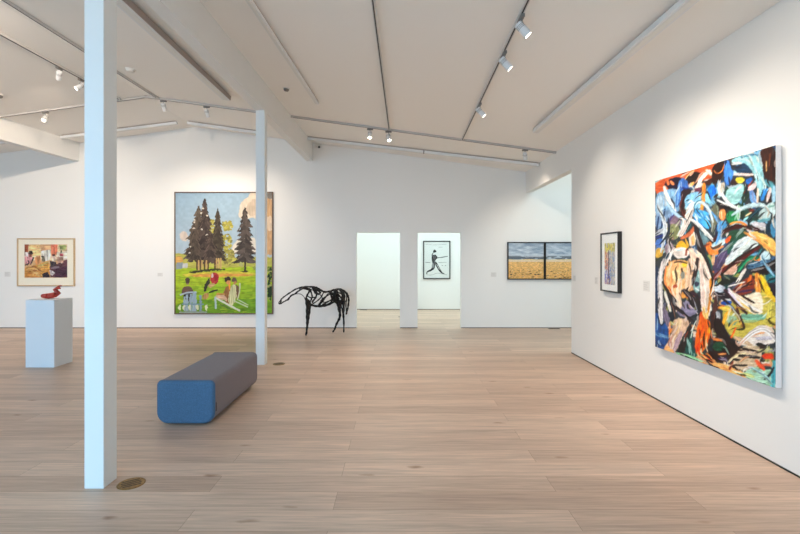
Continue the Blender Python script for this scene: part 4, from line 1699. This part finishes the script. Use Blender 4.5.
# ground
TP.tile(172, 250, 8.1)
TP.poly((196, 190, 90), [(10, 20), (60, 30), (400, 60), (900, 60), (900, 200), (10, 200)], 0, 0.08)
TP.poly((222, 168, 90), [(20, 60), (60, 40), (100, 80), (70, 105), (20, 110)], 2, 0.1)
TP.poly((172, 196, 46), [(10, 150), (900, 130), (900, 540), (10, 540)], 0, 0.10)
TP.poly((210, 196, 70), [(90, 190), (420, 170), (700, 185), (690, 215), (300, 225), (80, 215)], 2, 0.1)
TP.poly((222, 160, 76), [(140, 205), (260, 195), (420, 190), (640, 195), (660, 210), (400, 215), (180, 222)], 2, 0.1)
TP.poly((150, 186, 44), [(10, 290), (900, 270), (900, 430), (10, 430)], 2, 0.12)
TP.poly((112, 158, 40), [(10, 400), (900, 390), (900, 560), (10, 560)], 2, 0.12)
for k in range(120):
    x, y = random.uniform(20, 820), random.uniform(220, 520)
    TP.stroke(random.choice([(190, 205, 60), (140, 178, 44), (120, 165, 40), (175, 190, 50)]), 9, [(x, y), (x + random.uniform(15, 50), y - 4)], alpha=0.6)
# house
TP.poly((150, 160, 165), [(30, 105), (85, 98), (85, 150), (30, 160)], 0, 0.05)
TP.poly((205, 205, 200), [(85, 110), (125, 105), (125, 145), (85, 150)], 0, 0.05)
# deciduous crowns
def crown(cx, cy, rx, ry, n, cols):
    TP.tile(0, 0, 1)
    for _ in range(n):
        a, q = random.uniform(0, 6.28), math.sqrt(random.random())
        TP.ell(random.choice(cols), cx + rx * q * math.cos(a), cy + ry * q * math.sin(a), random.uniform(0.8, 1.8), random.uniform(0.7, 1.5), 0.1)


YG = [(186, 176, 74), (170, 160, 66), (150, 142, 64), (200, 188, 92)]
crown(211, 229, 4.5, 10, 60, YG)
crown(227, 226, 5.5, 5, 45, YG)
crown(225, 243, 6.5, 10, 80, YG)
crown(228, 257, 6, 8, 50, [(160, 150, 76), (140, 132, 70), (178, 166, 84)])


def conifer(cx, y0, y1, hw, col, steps, lean=0.0, gap=0.0, seed=1):
    """in painting pixels: a spruce of drooping boughs"""
    r = random.Random(seed)
    TP.tile(0, 0, 1)
    TP.stroke(col, 1.1, [(cx, y0), (cx + lean * 0.5, (y0 + y1) / 2), (cx + lean, y1)], 0.05, 0)
    for k in range(steps):
        t = (k + 0.5) / steps
        y = y0 + (y1 - y0) * t
        c = cx + lean * t
        w = hw * (t ** 0.58) * r.uniform(0.78, 1.2) + 0.5
        h = (y1 - y0) / steps * (1.15 - gap)
        for sd in (-1, 1):
            ww_ = w * r.uniform(0.8, 1.1)
            ff = r.uniform(0.82, 1.28)
            cc = tuple(v * ff for v in col)
            TP.poly(cc, [(c, y - h), (c + sd * ww_ * 0.55, y - h * 0.15), (c + sd * ww_, y + h * 0.75), (c + sd * ww_ * 0.6, y + h * 0.95), (c, y + h * 0.7)], 1, 0.10)
            for _ in range(3):
                x0 = c + sd * ww_ * r.uniform(0.1, 0.75)
                f3 = r.choice((0.72, 1.25, 1.4))
                TP.stroke(tuple(v * f3 for v in col), r.uniform(0.6, 1.2), [(x0, y + h * r.uniform(-0.2, 0.4)), (x0 + sd * ww_ * 0.18, y + h * 0.5), (x0 + sd * ww_ * 0.36, y + h * r.uniform(0.6, 1.0))], 0.1, 0.6)


DK = (86, 74, 62)
conifer(198.5, 206.5, 257, 14, DK, 13, -2.0, 0, 1)
conifer(204.2, 200, 259, 11, (70, 58, 52), 15, 1.0, 0, 2)
conifer(194, 224, 260, 9, (78, 66, 56), 9, 0, 0, 3)
conifer(217.4, 209, 259, 8, (72, 62, 50), 14, 0, 0, 4)
conifer(210, 232, 262, 9, (80, 66, 58), 8, 0, 0, 5)
conifer(244.8, 208, 262, 12, (78, 68, 62), 12, 0.2, 0.22, 6)
TP.tile(172, 190, 8.22)
for x, y in ((180, 265), (235, 190), (285, 212), (175, 315), (240, 322), (283, 368), (135, 418), (150, 468), (140, 518), (185, 243), (250, 150)):
    TP.ell((226, 214, 196), x, y, 9, 6, 0)
# trunks
TP.tile(172, 250, 8.1)
for x in (212, 240, 275, 358, 375, 392):
    TP.stroke((206, 168, 110), 12, [(x, 88 if x < 300 else 70), (x + 2, 160)], 0.1, 0)
for x in (200, 226, 260, 290, 345):
    TP.stroke((92, 66, 48), 12, [(x, 85), (x, 158)], 0.1, 0)
TP.poly((66, 66, 40), [(120, 184), (180, 165), (300, 155), (430, 150), (430, 160), (300, 172), (180, 188)], 2, 0.1)
TP.tile(215, 250, 8.08)
TP.stroke((70, 58, 50), 15, [(241, 70), (241, 172)], 0.1, 0)
TP.poly((66, 60, 40), [(190, 175), (240, 164), (280, 172), (240, 180)], 2, 0.1)
TP.poly((176, 176, 110), [(180, 125), (205, 90), (225, 110), (225, 140)], 2, 0.1)
TP.poly((150, 160, 80), [(295, 150), (320, 120), (335, 150), (330, 168)], 2, 0.1)
# bush strip at the right edge
for k in range(60):
    x, y = random.uniform(425, 462), random.uniform(125, 400)
    TP.ell(random.choice([(40, 70, 30), (60, 95, 40), (170, 170, 110), (30, 50, 30), (110, 130, 60)]), x, y, 9, 10, 0)
TP.poly((40, 62, 34), [(428, 300), (460, 290), (460, 385), (430, 380)], 1, 0.1)
# left sitter, seen from behind, in a slatted garden chair
TP.tile(172, 250, 8.1)
TP.ell((88, 72, 58), 124, 250, 20, 26, 0.1)
TP.ell((150, 120, 95), 122, 275, 10, 10, 0.1)
TP.poly((108, 84, 72), [(70, 350), (80, 315), (110, 290), (145, 292), (168, 320), (172, 345), (150, 360), (90, 362)], 2, 0.1)
TP.poly((46, 44, 40), [(80, 360), (165, 345), (150, 470), (130, 400), (95, 405)], 1, 0.05)
TP.stroke((176, 190, 200), 13, [(68, 362), (120, 345), (190, 342)], 0.05, 0)
for x, y0 in ((100, 380), (120, 360), (148, 352), (170, 340), (186, 345), (228, 368)):
    TP.poly((158, 178, 192) if x < 200 else (132, 156, 170), [(x - 9, y0), (x + 9, y0), (x + 10, 500), (x - 10, 500)], 0, 0.05)
TP.stroke((120, 150, 160), 10, [(80, 440), (250, 440)], 0.05, 0)
for x in (60, 90, 140, 200, 275):
    TP.poly((226, 226, 190), [(x - 16, 450 if x in (60, 275) else 455), (x + 14, 440), (x + 6, 490), (x - 4, 488)], 1, 0.05)
TP.poly((150, 165, 150), [(60, 495), (280, 495), (285, 518), (55, 518)], 1, 0.1)
# kneeling figure, red top
TP.poly((60, 58, 46), [(262, 270), (285, 240), (300, 225), (312, 250), (290, 290), (270, 340), (255, 340)], 2, 0.1)
TP.poly((184, 60, 58), [(305, 250), (310, 205), (335, 180), (370, 190), (378, 240), (355, 280), (325, 275)], 2, 0.15)
TP.ell((224, 205, 195), 322, 210, 10, 18)
TP.ell((150, 40, 46), 352, 225, 16, 26)
TP.poly((196, 160, 110), [(280, 280), (335, 262), (350, 290), (300, 310)], 2, 0.1)
TP.poly((190, 150, 90), [(238, 380), (260, 345), (300, 350), (290, 390), (255, 405)], 2, 0.2)
TP.stroke((50, 56, 40), 15, [(300, 345), (325, 335), (365, 325)])
# the two sitters on the right
TP.tile(215, 250, 8.08)
TP.ell((58, 44, 38), 102, 240, 24, 24)
TP.ell((214, 150, 90), 104, 262, 17, 20)
TP.ell((60, 44, 38), 98, 232, 22, 14)
TP.ell((104, 84, 66), 155, 245, 20, 22)
TP.ell((196, 140, 90), 158, 265, 12, 14)
TP.poly((230, 150, 50), [(92, 295), (118, 270), (128, 285), (120, 330), (100, 340)], 2, 0.1)
TP.poly((150, 104, 62), [(62, 355), (80, 300), (108, 285), (118, 330), (110, 430), (95, 440), (70, 370)], 2, 0.12)
TP.poly((206, 150, 80), [(10, 350), (70, 345), (80, 360), (40, 368), (10, 365)], 2, 0.1)
TP.poly((222, 182, 150), [(5, 362), (90, 365), (100, 420), (40, 395), (5, 385)], 2, 0.1)
TP.poly((120, 88, 68), [(160, 280), (185, 285), (192, 330), (185, 380), (165, 400)], 2, 0.1)
TP.poly((216, 216, 168), [(105, 440), (112, 330), (140, 275), (170, 290), (172, 380), (150, 445)], 1, 0.08)
for x in (118, 134, 150, 164):
    TP.stroke((166, 166, 120), 4, [(x + 6, 290), (x - 4, 430)], 0.05, 0)
TP.stroke((206, 208, 170), 10, [(198, 270), (198, 330), (180, 400)], 0.05, 0)
TP.stroke((220, 222, 205), 16, [(0, 385), (60, 420), (195, 490)], 0.05, 0.1)
TP.stroke((90, 110, 60), 8, [(40, 440), (130, 480)], 0.05, 0.1)
TP.stroke((200, 212, 180), 10, [(150, 410), (260, 460)], 0.05, 0.1)
TP.stroke((200, 212, 180), 8, [(190, 405), (265, 445)], 0.05, 0.1)
TP.stroke((176, 196, 196), 16, [(0, 385), (4, 470)], 0.05, 0)
t, w, h, s, c = back_picture_frame(174.1, 191.8, 272.8, 314.3, BY, 0.05, 'large painting of tall dark trees and people seated on a lawn, behind the far column', 'painting')
frame_ring(t, w, h, 0.022, 0.05, M['frame_brown'])
panel(t, 'backing', w - 0.046, h - 0.046, -0.03, -0.002, M['canvas'])
picture('painted_surface', -w / 2 + 0.0235, w / 2 - 0.0235, -h / 2 + 0.0235, h / 2 - 0.0235, -0.0315, 300, 360, sampler(TP, s, c), M['print'], t)

# ---------- framed photograph at the left
LP = Raster(16, 238, 76, 290, 8, (226, 180, 130))
LP.rough = 0.8
LP.tile(16, 238, 10.68)


def l(c, *p):
    LP.poly(tuple(np.clip((np.array(c) - 128) * 1.12 + 130, 0, 255)), p, 0, 0.22)


l((238, 205, 165), (80, 70), (545, 70), (545, 240), (80, 240))
l((150, 84, 56), (80, 66), (130, 66), (125, 150), (95, 190), (80, 190))
l((242, 196, 140), (130, 75), (255, 75), (255, 190), (180, 190), (130, 140))
l((206, 160, 120), (255, 66), (370, 66), (365, 150), (265, 160))
l((232, 226, 214), (265, 140), (365, 120), (360, 230), (310, 250), (265, 210))
l((224, 130, 100), (365, 66), (440, 66), (435, 180), (370, 190))
l((214, 190, 150), (440, 75), (545, 75), (545, 150), (450, 160))
l((240, 226, 206), (430, 150), (545, 140), (545, 230), (430, 240))
l((150, 160, 100), (455, 75), (530, 75), (520, 130), (470, 120))
l((104, 66, 74), (350, 310), (420, 280), (545, 225), (545, 420), (360, 420))
l((84, 48, 66), (400, 330), (545, 300), (545, 420), (410, 420))
l((206, 148, 76), (80, 320), (200, 290), (330, 270), (360, 330), (350, 420), (80, 420))
l((214, 160, 84), (200, 300), (330, 240), (355, 300), (290, 360), (220, 350))
l((190, 128, 66), (120, 330), (240, 340), (260, 420), (100, 420))
for k in range(26):
    x, y = random.uniform(90, 300), random.uniform(310, 410)
    LP.stroke(random.choice([(226, 176, 100), (160, 100, 56), (236, 196, 130)]), 8, [(x, y), (x + 30, y - 12), (x + 60, y + 6)])
l((206, 150, 150), (85, 190), (130, 160), (170, 210), (150, 270), (100, 290), (85, 250))
l((238, 224, 220), (95, 150), (130, 150), (120, 200), (90, 200))
LP.ell((44, 28, 28), 150, 158, 23, 23)
l((150, 88, 66), (135, 170), (160, 178), (165, 200), (140, 205))
LP.stroke((50, 30, 40), 16, [(180, 210), (165, 250), (150, 280)])
LP.stroke((60, 36, 44), 14, [(90, 290), (140, 270), (120, 240)])
l((214, 150, 100), (195, 200), (255, 190), (260, 260), (215, 290), (195, 260))
LP.ell((70, 56, 50), 280, 198, 18, 8)
l((110, 106, 90), (268, 200), (305, 205), (305, 250), (275, 250))
LP.stroke((196, 190, 120), 10, [(230, 300), (300, 275), (335, 255)])
LP.ell((60, 30, 36), 393, 182, 16, 11)
l((226, 200, 180), (375, 190), (415, 195), (420, 250), (380, 250))
l((70, 60, 66), (355, 240), (420, 255), (420, 300), (360, 310))
LP.ell((46, 40, 36), 476, 146, 10, 14)
l((170, 80, 90), (462, 165), (495, 165), (498, 195), (465, 198))
l((190, 150, 130), (430, 200), (500, 205), (500, 260), (440, 270))
LP.stroke((150, 130, 140), 20, [(370, 320), (450, 310)])
l((46, 34, 46), (275, 385), (330, 360), (360, 420), (275, 420))
l((236, 226, 226), (350, 345), (380, 350), (410, 370), (380, 400), (355, 385))
for k in range(140):
    x, y = random.uniform(84, 540), random.uniform(72, 415)
    a = LP.sample(np.array([16 + x / 10.68]), np.array([238 + y / 10.68]))[0] * random.uniform(0.65, 1.35)
    LP.stroke(tuple(np.clip(a, 0, 255)), 7, [(x, y), (x + random.uniform(-12, 12), y + random.uniform(5, 16))], alpha=0.7)
t, w, h, s, c = back_picture_frame(16.6, 238.2, 74.2, 286.3, BY, 0.04, 'framed colour photograph in a pale wooden frame, on the wall behind the white plinth', 'picture')
frame_ring(t, w, h, 0.026, 0.04, M['frame_oak'])
panel(t, 'mat_board', w - 0.05, h - 0.05, -0.022, -0.002, M['mat_cream'])
pu = lambda px: (px - c[0]) / s
pv = lambda py: (c[1] - py) / s
picture('photograph', pu(23.9), pu(66.7), pv(277.8), pv(244.4), -0.0232, 150, 120, sampler(LP, s, c), M['print'], t)
panel(t, 'glass', w - 0.05, h - 0.05, -0.032, -0.030, M['glass'])

# ---------- two beach photographs
DP = Raster(506, 240, 584, 282, 8, (0, 0, 0))
hh, ww = DP.h, DP.w
yy = (np.arange(hh) / DP.k + DP.y0)[:, None]
nz = vnoise((hh, ww), (14, 60), 5) * 0.6 + vnoise((hh, ww), (6, 22), 6) * 0.4
n2 = vnoise((hh, ww), (3, 9), 7)
hor = 259.2 + (vnoise((hh, ww), (400, 90), 8) - 0.5) * 1.6
f = np.clip((yy - 243) / 16, 0, 1)
sky = np.array((116, 138, 164)) * (1 - nz[..., None]) + np.array((220, 230, 236)) * nz[..., None]
sky = sky * (1 - 0.35 * (np.abs(yy - 257.5) < 1.8)[..., None] * (nz < 0.62)[..., None])
band = np.exp(-((yy - 254.6 + (nz - 0.5) * 2) / 1.5) ** 2)[..., None]
sky = sky * (1 - 0.6 * band) + np.array((226, 232, 236)) * 0.6 * band
g = np.clip((yy - 259) / 20, 0, 1)[..., None]
sand = np.array((240, 194, 124)) * (1 - g) + np.array((224, 172, 100)) * g
sand = sand * (0.84 + 0.32 * n2[..., None])
sand = np.where((np.abs(yy - 260.6) < 1.1)[..., None], np.array((240, 220, 184)) * (0.92 + 0.1 * n2[..., None]), sand)
DP.a[:] = np.where((yy < hor)[..., None], sky, sand)
DP.tile(500, 235, 9.71)
DP.rough = 0.3
DP.stroke((228, 233, 240), 18, [(165, 140), (195, 150), (225, 142)], 0.1, 0.6, 0.6)
DP.stroke((224, 230, 238), 22, [(500, 110), (600, 150), (690, 190)], 0.1, 0.6, 0.5)
DP.stroke((230, 234, 238), 14, [(250, 215), (330, 205), (420, 212)], 0.1, 0.6, 0.6)
for k in range(110):
    x, y = random.uniform(85, 830), random.uniform(335, 428)
    DP.stroke(random.choice([(96, 66, 44), (232, 206, 160), (70, 50, 40), (206, 160, 100)]), random.uniform(3, 6), [(x, y), (x + random.uniform(6, 22), y + random.uniform(-2, 2))])
for x, y in ((345, 385), (375, 382), (110, 382), (300, 375)):
    DP.ell((50, 38, 32), x, y, 12, 5, 0)
for (x0, x1), lb in (((507.6, 545.0), 'black framed photograph of a sandy beach under grey clouds, the left of the joined pair'),
                     ((545.1, 582.5), 'black framed photograph of a sandy beach, partly hidden by the end of the right wall')):
    t, w, h, s, c = back_picture_frame(x0, 242.0, x1, 279.6, BY, 0.045, lb, 'picture', group='pair of beach photographs')
    frame_ring(t, w - 0.002, h, 0.022, 0.045, M['frame_black'])
    picture('photograph', -w / 2 + 0.022, w / 2 - 0.022, -h / 2 + 0.022, h / 2 - 0.022, -0.0265, 150, 150, sampler(DP, s, c), M['print'], t, 0.98)
    panel(t, 'backing', w - 0.046, h - 0.046, -0.025, -0.002, M['mat_white'])
    panel(t, 'glass', w - 0.046, h - 0.046, -0.037, -0.035, M['glass'])

# ---------- ink drawing of a batter, in the far room
BP = Raster(422, 239, 452, 280, 16, (238, 240, 236))
BP.rough = 0.25
BP.tile(410, 230, 8.9)
INK = (34, 34, 36)
BP.poly(INK, [(205, 185), (220, 172), (240, 190), (225, 200), (208, 205)], 2, 0.2)
BP.stroke((70, 70, 72), 8, [(205, 205), (195, 225), (200, 235)])
BP.poly((70, 70, 74), [(190, 230), (215, 218), (235, 230), (248, 250), (225, 270), (215, 300), (198, 290)], 2, 0.3)
BP.stroke(INK, 8, [(225, 222), (245, 245), (225, 262)])
BP.stroke(INK, 5, [(195, 230), (205, 260), (200, 290)])
BP.stroke((60, 60, 62), 6, [(245, 248), (290, 242), (335, 234)], taper=0.1)
BP.poly((60, 60, 64), [(198, 285), (225, 275), (222, 330), (215, 350), (180, 370), (150, 378), (165, 358), (195, 345)], 2, 0.35)
BP.poly((40, 40, 44), [(222, 275), (240, 290), (260, 330), (285, 375), (300, 388), (275, 385), (245, 345), (225, 310)], 2, 0.35)
BP.stroke((236, 236, 234), 5, [(205, 300), (205, 335)], taper=0)
BP.stroke((236, 236, 234), 4, [(238, 305), (262, 350)], taper=0)
BP.stroke(INK, 8, [(165, 362), (150, 375), (150, 392)])
BP.stroke(INK, 8, [(285, 382), (305, 390)])
BP.stroke((110, 110, 112), 4, [(140, 288), (180, 290)], taper=0)
BP.stroke((140, 140, 142), 3, [(255, 290), (325, 288)], taper=0)
BP.stroke((180, 180, 180), 3, [(140, 128), (230, 134), (330, 126)], taper=0)
BP.stroke((170, 170, 170), 3, [(255, 152), (290, 153)], taper=0)
for x, y in ((285, 315), (312, 316)):
    BP.stroke((120, 120, 120), 4, [(x, y), (x + 8, y + 2)], taper=0)
BP.stroke((150, 150, 150), 3, [(150, 400), (200, 402), (240, 380), (310, 395), (330, 400)], taper=0)
t, w, h, s, c = back_picture_frame(423.2, 240.8, 450.4, 279.0, 13.85, 0.04, 'black framed ink drawing of a batter swinging, seen through the right doorway', 'picture')
frame_ring(t, w, h, 0.028, 0.04, M['frame_black'])
panel(t, 'backing', w - 0.06, h - 0.06, -0.02, -0.002, M['mat_white'])
picture('drawing', -w / 2 + 0.0285, w / 2 - 0.0285, -h / 2 + 0.0285, h / 2 - 0.0285, -0.0212, 140, 180, sampler(BP, s, c), M['print'], t)
panel(t, 'glass', w - 0.058, h - 0.058, -0.032, -0.030, M['glass'])

# ---------- small framed work on the right wall
SXF = 2.777
SY0, SY1 = 5.81, 6.32
SZ0, SZ1 = EYE - 0.449, EYE + 0.337
w, h, fd = SY1 - SY0, SZ1 - SZ0, WX - SXF
t = thing('framed_picture', (WX, (SY0 + SY1) / 2, (SZ0 + SZ1) / 2), 'small black framed print of yellow and blue flecks, on the right wall beyond the abstract', 'picture', rz=-math.pi / 2)
frame_ring(t, w, h, 0.018, fd - 0.001, M['frame_black'], -0.0008)
panel(t, 'mat_board', w - 0.037, h - 0.037, -fd + 0.015, -0.003, M['mat_white'])
SP = Raster(0, 0, 28, 52, 10, (206, 202, 206))
SP.rough = 0.6
SP.tile(0, 0, 1)
for k in range(620):
    x, y = random.uniform(0, 28), random.uniform(0, 52)
    if y < 9:
        pal = [(226, 206, 60), (236, 222, 110), (210, 190, 70), (150, 150, 90)]
    elif x < 9 and y < 32:
        pal = [(226, 120, 90), (236, 190, 150), (200, 90, 80), (232, 200, 120), (160, 110, 120)]
    elif y > 28 and x < 16:
        pal = [(70, 84, 190), (120, 120, 210), (226, 226, 236), (200, 160, 190), (90, 70, 150)]
    else:
        pal = [(200, 204, 206), (150, 170, 190), (220, 205, 200), (180, 190, 170), (190, 170, 150), (130, 150, 190)]
    if 44 < y and x < 16 and random.random() < 0.6:
        pal = [(226, 190, 170), (205, 150, 140)]
    SP.stroke(random.choice(pal), random.uniform(1.0, 2.4), [(x, y), (x + random.uniform(-1.5, 1.5), y + random.uniform(1, 4))], alpha=0.85)
SP.stroke((206, 190, 60), 2.6, [(11.5, 0), (11, 14)], 0.3, 0)
SP.stroke((110, 60, 70), 2.4, [(11, 10), (11.5, 26), (11, 40)], 0.3, 0)
SP.stroke((60, 44, 60), 1.6, [(12.5, 20), (12, 34), (12.5, 52)], 0.3, 0)
pw, ph0, ph1 = 0.30, -0.295, 0.255
picture('print', -pw / 2, pw / 2, ph0, ph1, -fd + 0.0138, 90, 150,
        lambda U, V: SP.sample((U + pw / 2) / pw * 28, (ph1 - V) / (ph1 - ph0) * 52), M['print'], t)
panel(t, 'glass', w - 0.037, h - 0.037, -fd + 0.006, -fd + 0.008, M['glass'])


# ---------- wall labels
def label_card(pos, rz, w, h, label):
    t = thing('picture_label', pos, label, 'wall label', 'small white wall labels')
    t.rotation_euler = (0, 0, rz)
    MB().box(-w / 2, w / 2, -0.004, -0.0005, -h / 2, h / 2).build('card', M['card'], t)
    g = MB()
    for k in range(4):
        z = h * (0.3 - 0.2 * k)
        g.box(-w * 0.4, w * (0.3 - 0.12 * (k % 2)), -0.0045, -0.004, z - h * 0.035, z + h * 0.035)
    g.build('text_lines', M['ink'], t)
    return t


s = F / BY
for px, py, w, h, lb in ((7.6, 274.2, 0.13, 0.11, 'small white wall label left of the framed photograph'),
                         (160.2, 274.6, 0.12, 0.08, 'small white wall label left of the tree painting'),
                         (493.6, 274.6, 0.12, 0.1, 'small white wall label left of the two beach photographs')):
    label_card(((px - CX) / s, BY, EYE + (CY - py) / s), 0, w, h, lb)
for px, py, w, h, lb in ((646.6, 286.0, 0.13, 0.12, 'small white wall label beside the large abstract painting'),
                         (596.4, 280.6, 0.09, 0.10, 'small white wall label beside the small black framed print'),
                         (574.6, 278.3, 0.09, 0.09, 'small white wall label at the end edge of the right wall')):
    y = WX * F / (px - CX)
    label_card((WX, y, EYE + (CY - py) * y / F), -math.pi / 2, w, h, lb)

# ================================================================== LIGHT
world = bpy.data.worlds.new('sky')
sc.world = world
world.use_nodes = True
bg = world.node_tree.nodes['Background']
wn, wl = world.node_tree.nodes, world.node_tree.links
wt = wn.new('ShaderNodeTexCoord')
wx = wn.new('ShaderNodeSeparateXYZ')
wr = wn.new('ShaderNodeValToRGB')               # blue sky over a duller terrace
wm = wn.new('ShaderNodeMapRange')
wm.inputs[1].default_value, wm.inputs[2].default_value = -1, 1
wl.new(wt.outputs['Generated'], wx.inputs[0])
wl.new(wx.outputs['Z'], wm.inputs[0])
wl.new(wm.outputs[0], wr.inputs[0])
el = wr.color_ramp.elements
el[0].position, el[0].color = 0.40, (0.31, 0.44, 0.56, 1)
el[1].position, el[1].color = 0.52, (0.36, 0.68, 1.0, 1)
wl.new(wr.outputs[0], bg.inputs['Color'])
bg.inputs['Strength'].default_value = 5.5
for n, (x0, x1) in enumerate(WIN):
    ld = bpy.data.lights.new('window_daylight', 'AREA')
    ld.shape = 'RECTANGLE'
    ld.size, ld.size_y = x1 - x0, WZ1 - WZ0
    ld.cycles.is_portal = True
    o = bpy.data.objects.new('window_daylight', ld)
    C.objects.link(o)
    o.location = ((x0 + x1) / 2, -2.55, (WZ0 + WZ1) / 2)
    o.rotation_euler = (math.pi / 2, 0, 0)     # faces +Y, into the room


def area(name, loc, sx, sy, watts, color, rot=(0, 0, 0)):
    ld = bpy.data.lights.new(name, 'AREA')
    ld.shape = 'RECTANGLE'
    ld.size, ld.size_y = sx, sy
    ld.energy = watts
    ld.color = color
    o = bpy.data.objects.new(name, ld)
    C.objects.link(o)
    o.location = loc
    o.rotation_euler = rot
    return o


def lamp(T, y, target, watts, angle=90, color=(1, 0.84, 0.68)):
    """an unseen fill spot added on a track line, with no fixture"""
    p = on_roof(on_track(T, y), 0.16)
    ld = bpy.data.lights.new('spot_beam', 'SPOT')
    ld.energy, ld.color = watts, color
    ld.spot_size, ld.spot_blend, ld.shadow_soft_size = math.radians(angle), 1.0, 0.05
    o = bpy.data.objects.new('spot_beam', ld)
    C.objects.link(o)
    o.location = p
    o.rotation_mode = 'QUATERNION'
    o.rotation_quaternion = Vector((0, 0, -1)).rotation_difference((Vector(target) - p).normalized())


lamp(TD, 4.6, (-9.0, 10.18, 1.7), 210, 80)  # fill spots added out of view to brighten walls and floor
lamp(TD, 3.6, (-10.5, 7.5, 0.5), 130)
lamp(TC, 4.4, (-6.3, 10.18, 1.8), 190, 76)
lamp(TC, 3.6, (-4.2, 10.18, 1.9), 200, 58)
lamp(TA, 2.6, (0.8, 8.0, 0.0), 130, 70)
lamp(TA, 3.4, (-0.3, 10.18, 1.4), 60, 50)
lamp(TB, 2.4, (2.8, 3.6, 1.6), 70)
lamp(TB, 1.6, (1.3, 5.2, 0.0), 110, 80)
area('far_room_ceiling_lamps', (0.8, 12.2, 3.25), 9.0, 1.6, 125, (0.70, 0.94, 1.0))
area('side_room_ceiling_lamps', (5.6, 7.2, 4.9), 3.5, 4.0, 122, (0.74, 0.94, 1.0))

sc.view_settings.view_transform = 'Standard'
sc.view_settings.look = 'None'
sc.view_settings.gamma = 1
sc.view_settings.exposure = 0.48
sc.cycles.max_bounces = 10
sc.cycles.diffuse_bounces = 7
sc.cycles.glossy_bounces = 3
sc.cycles.sample_clamp_indirect = 6
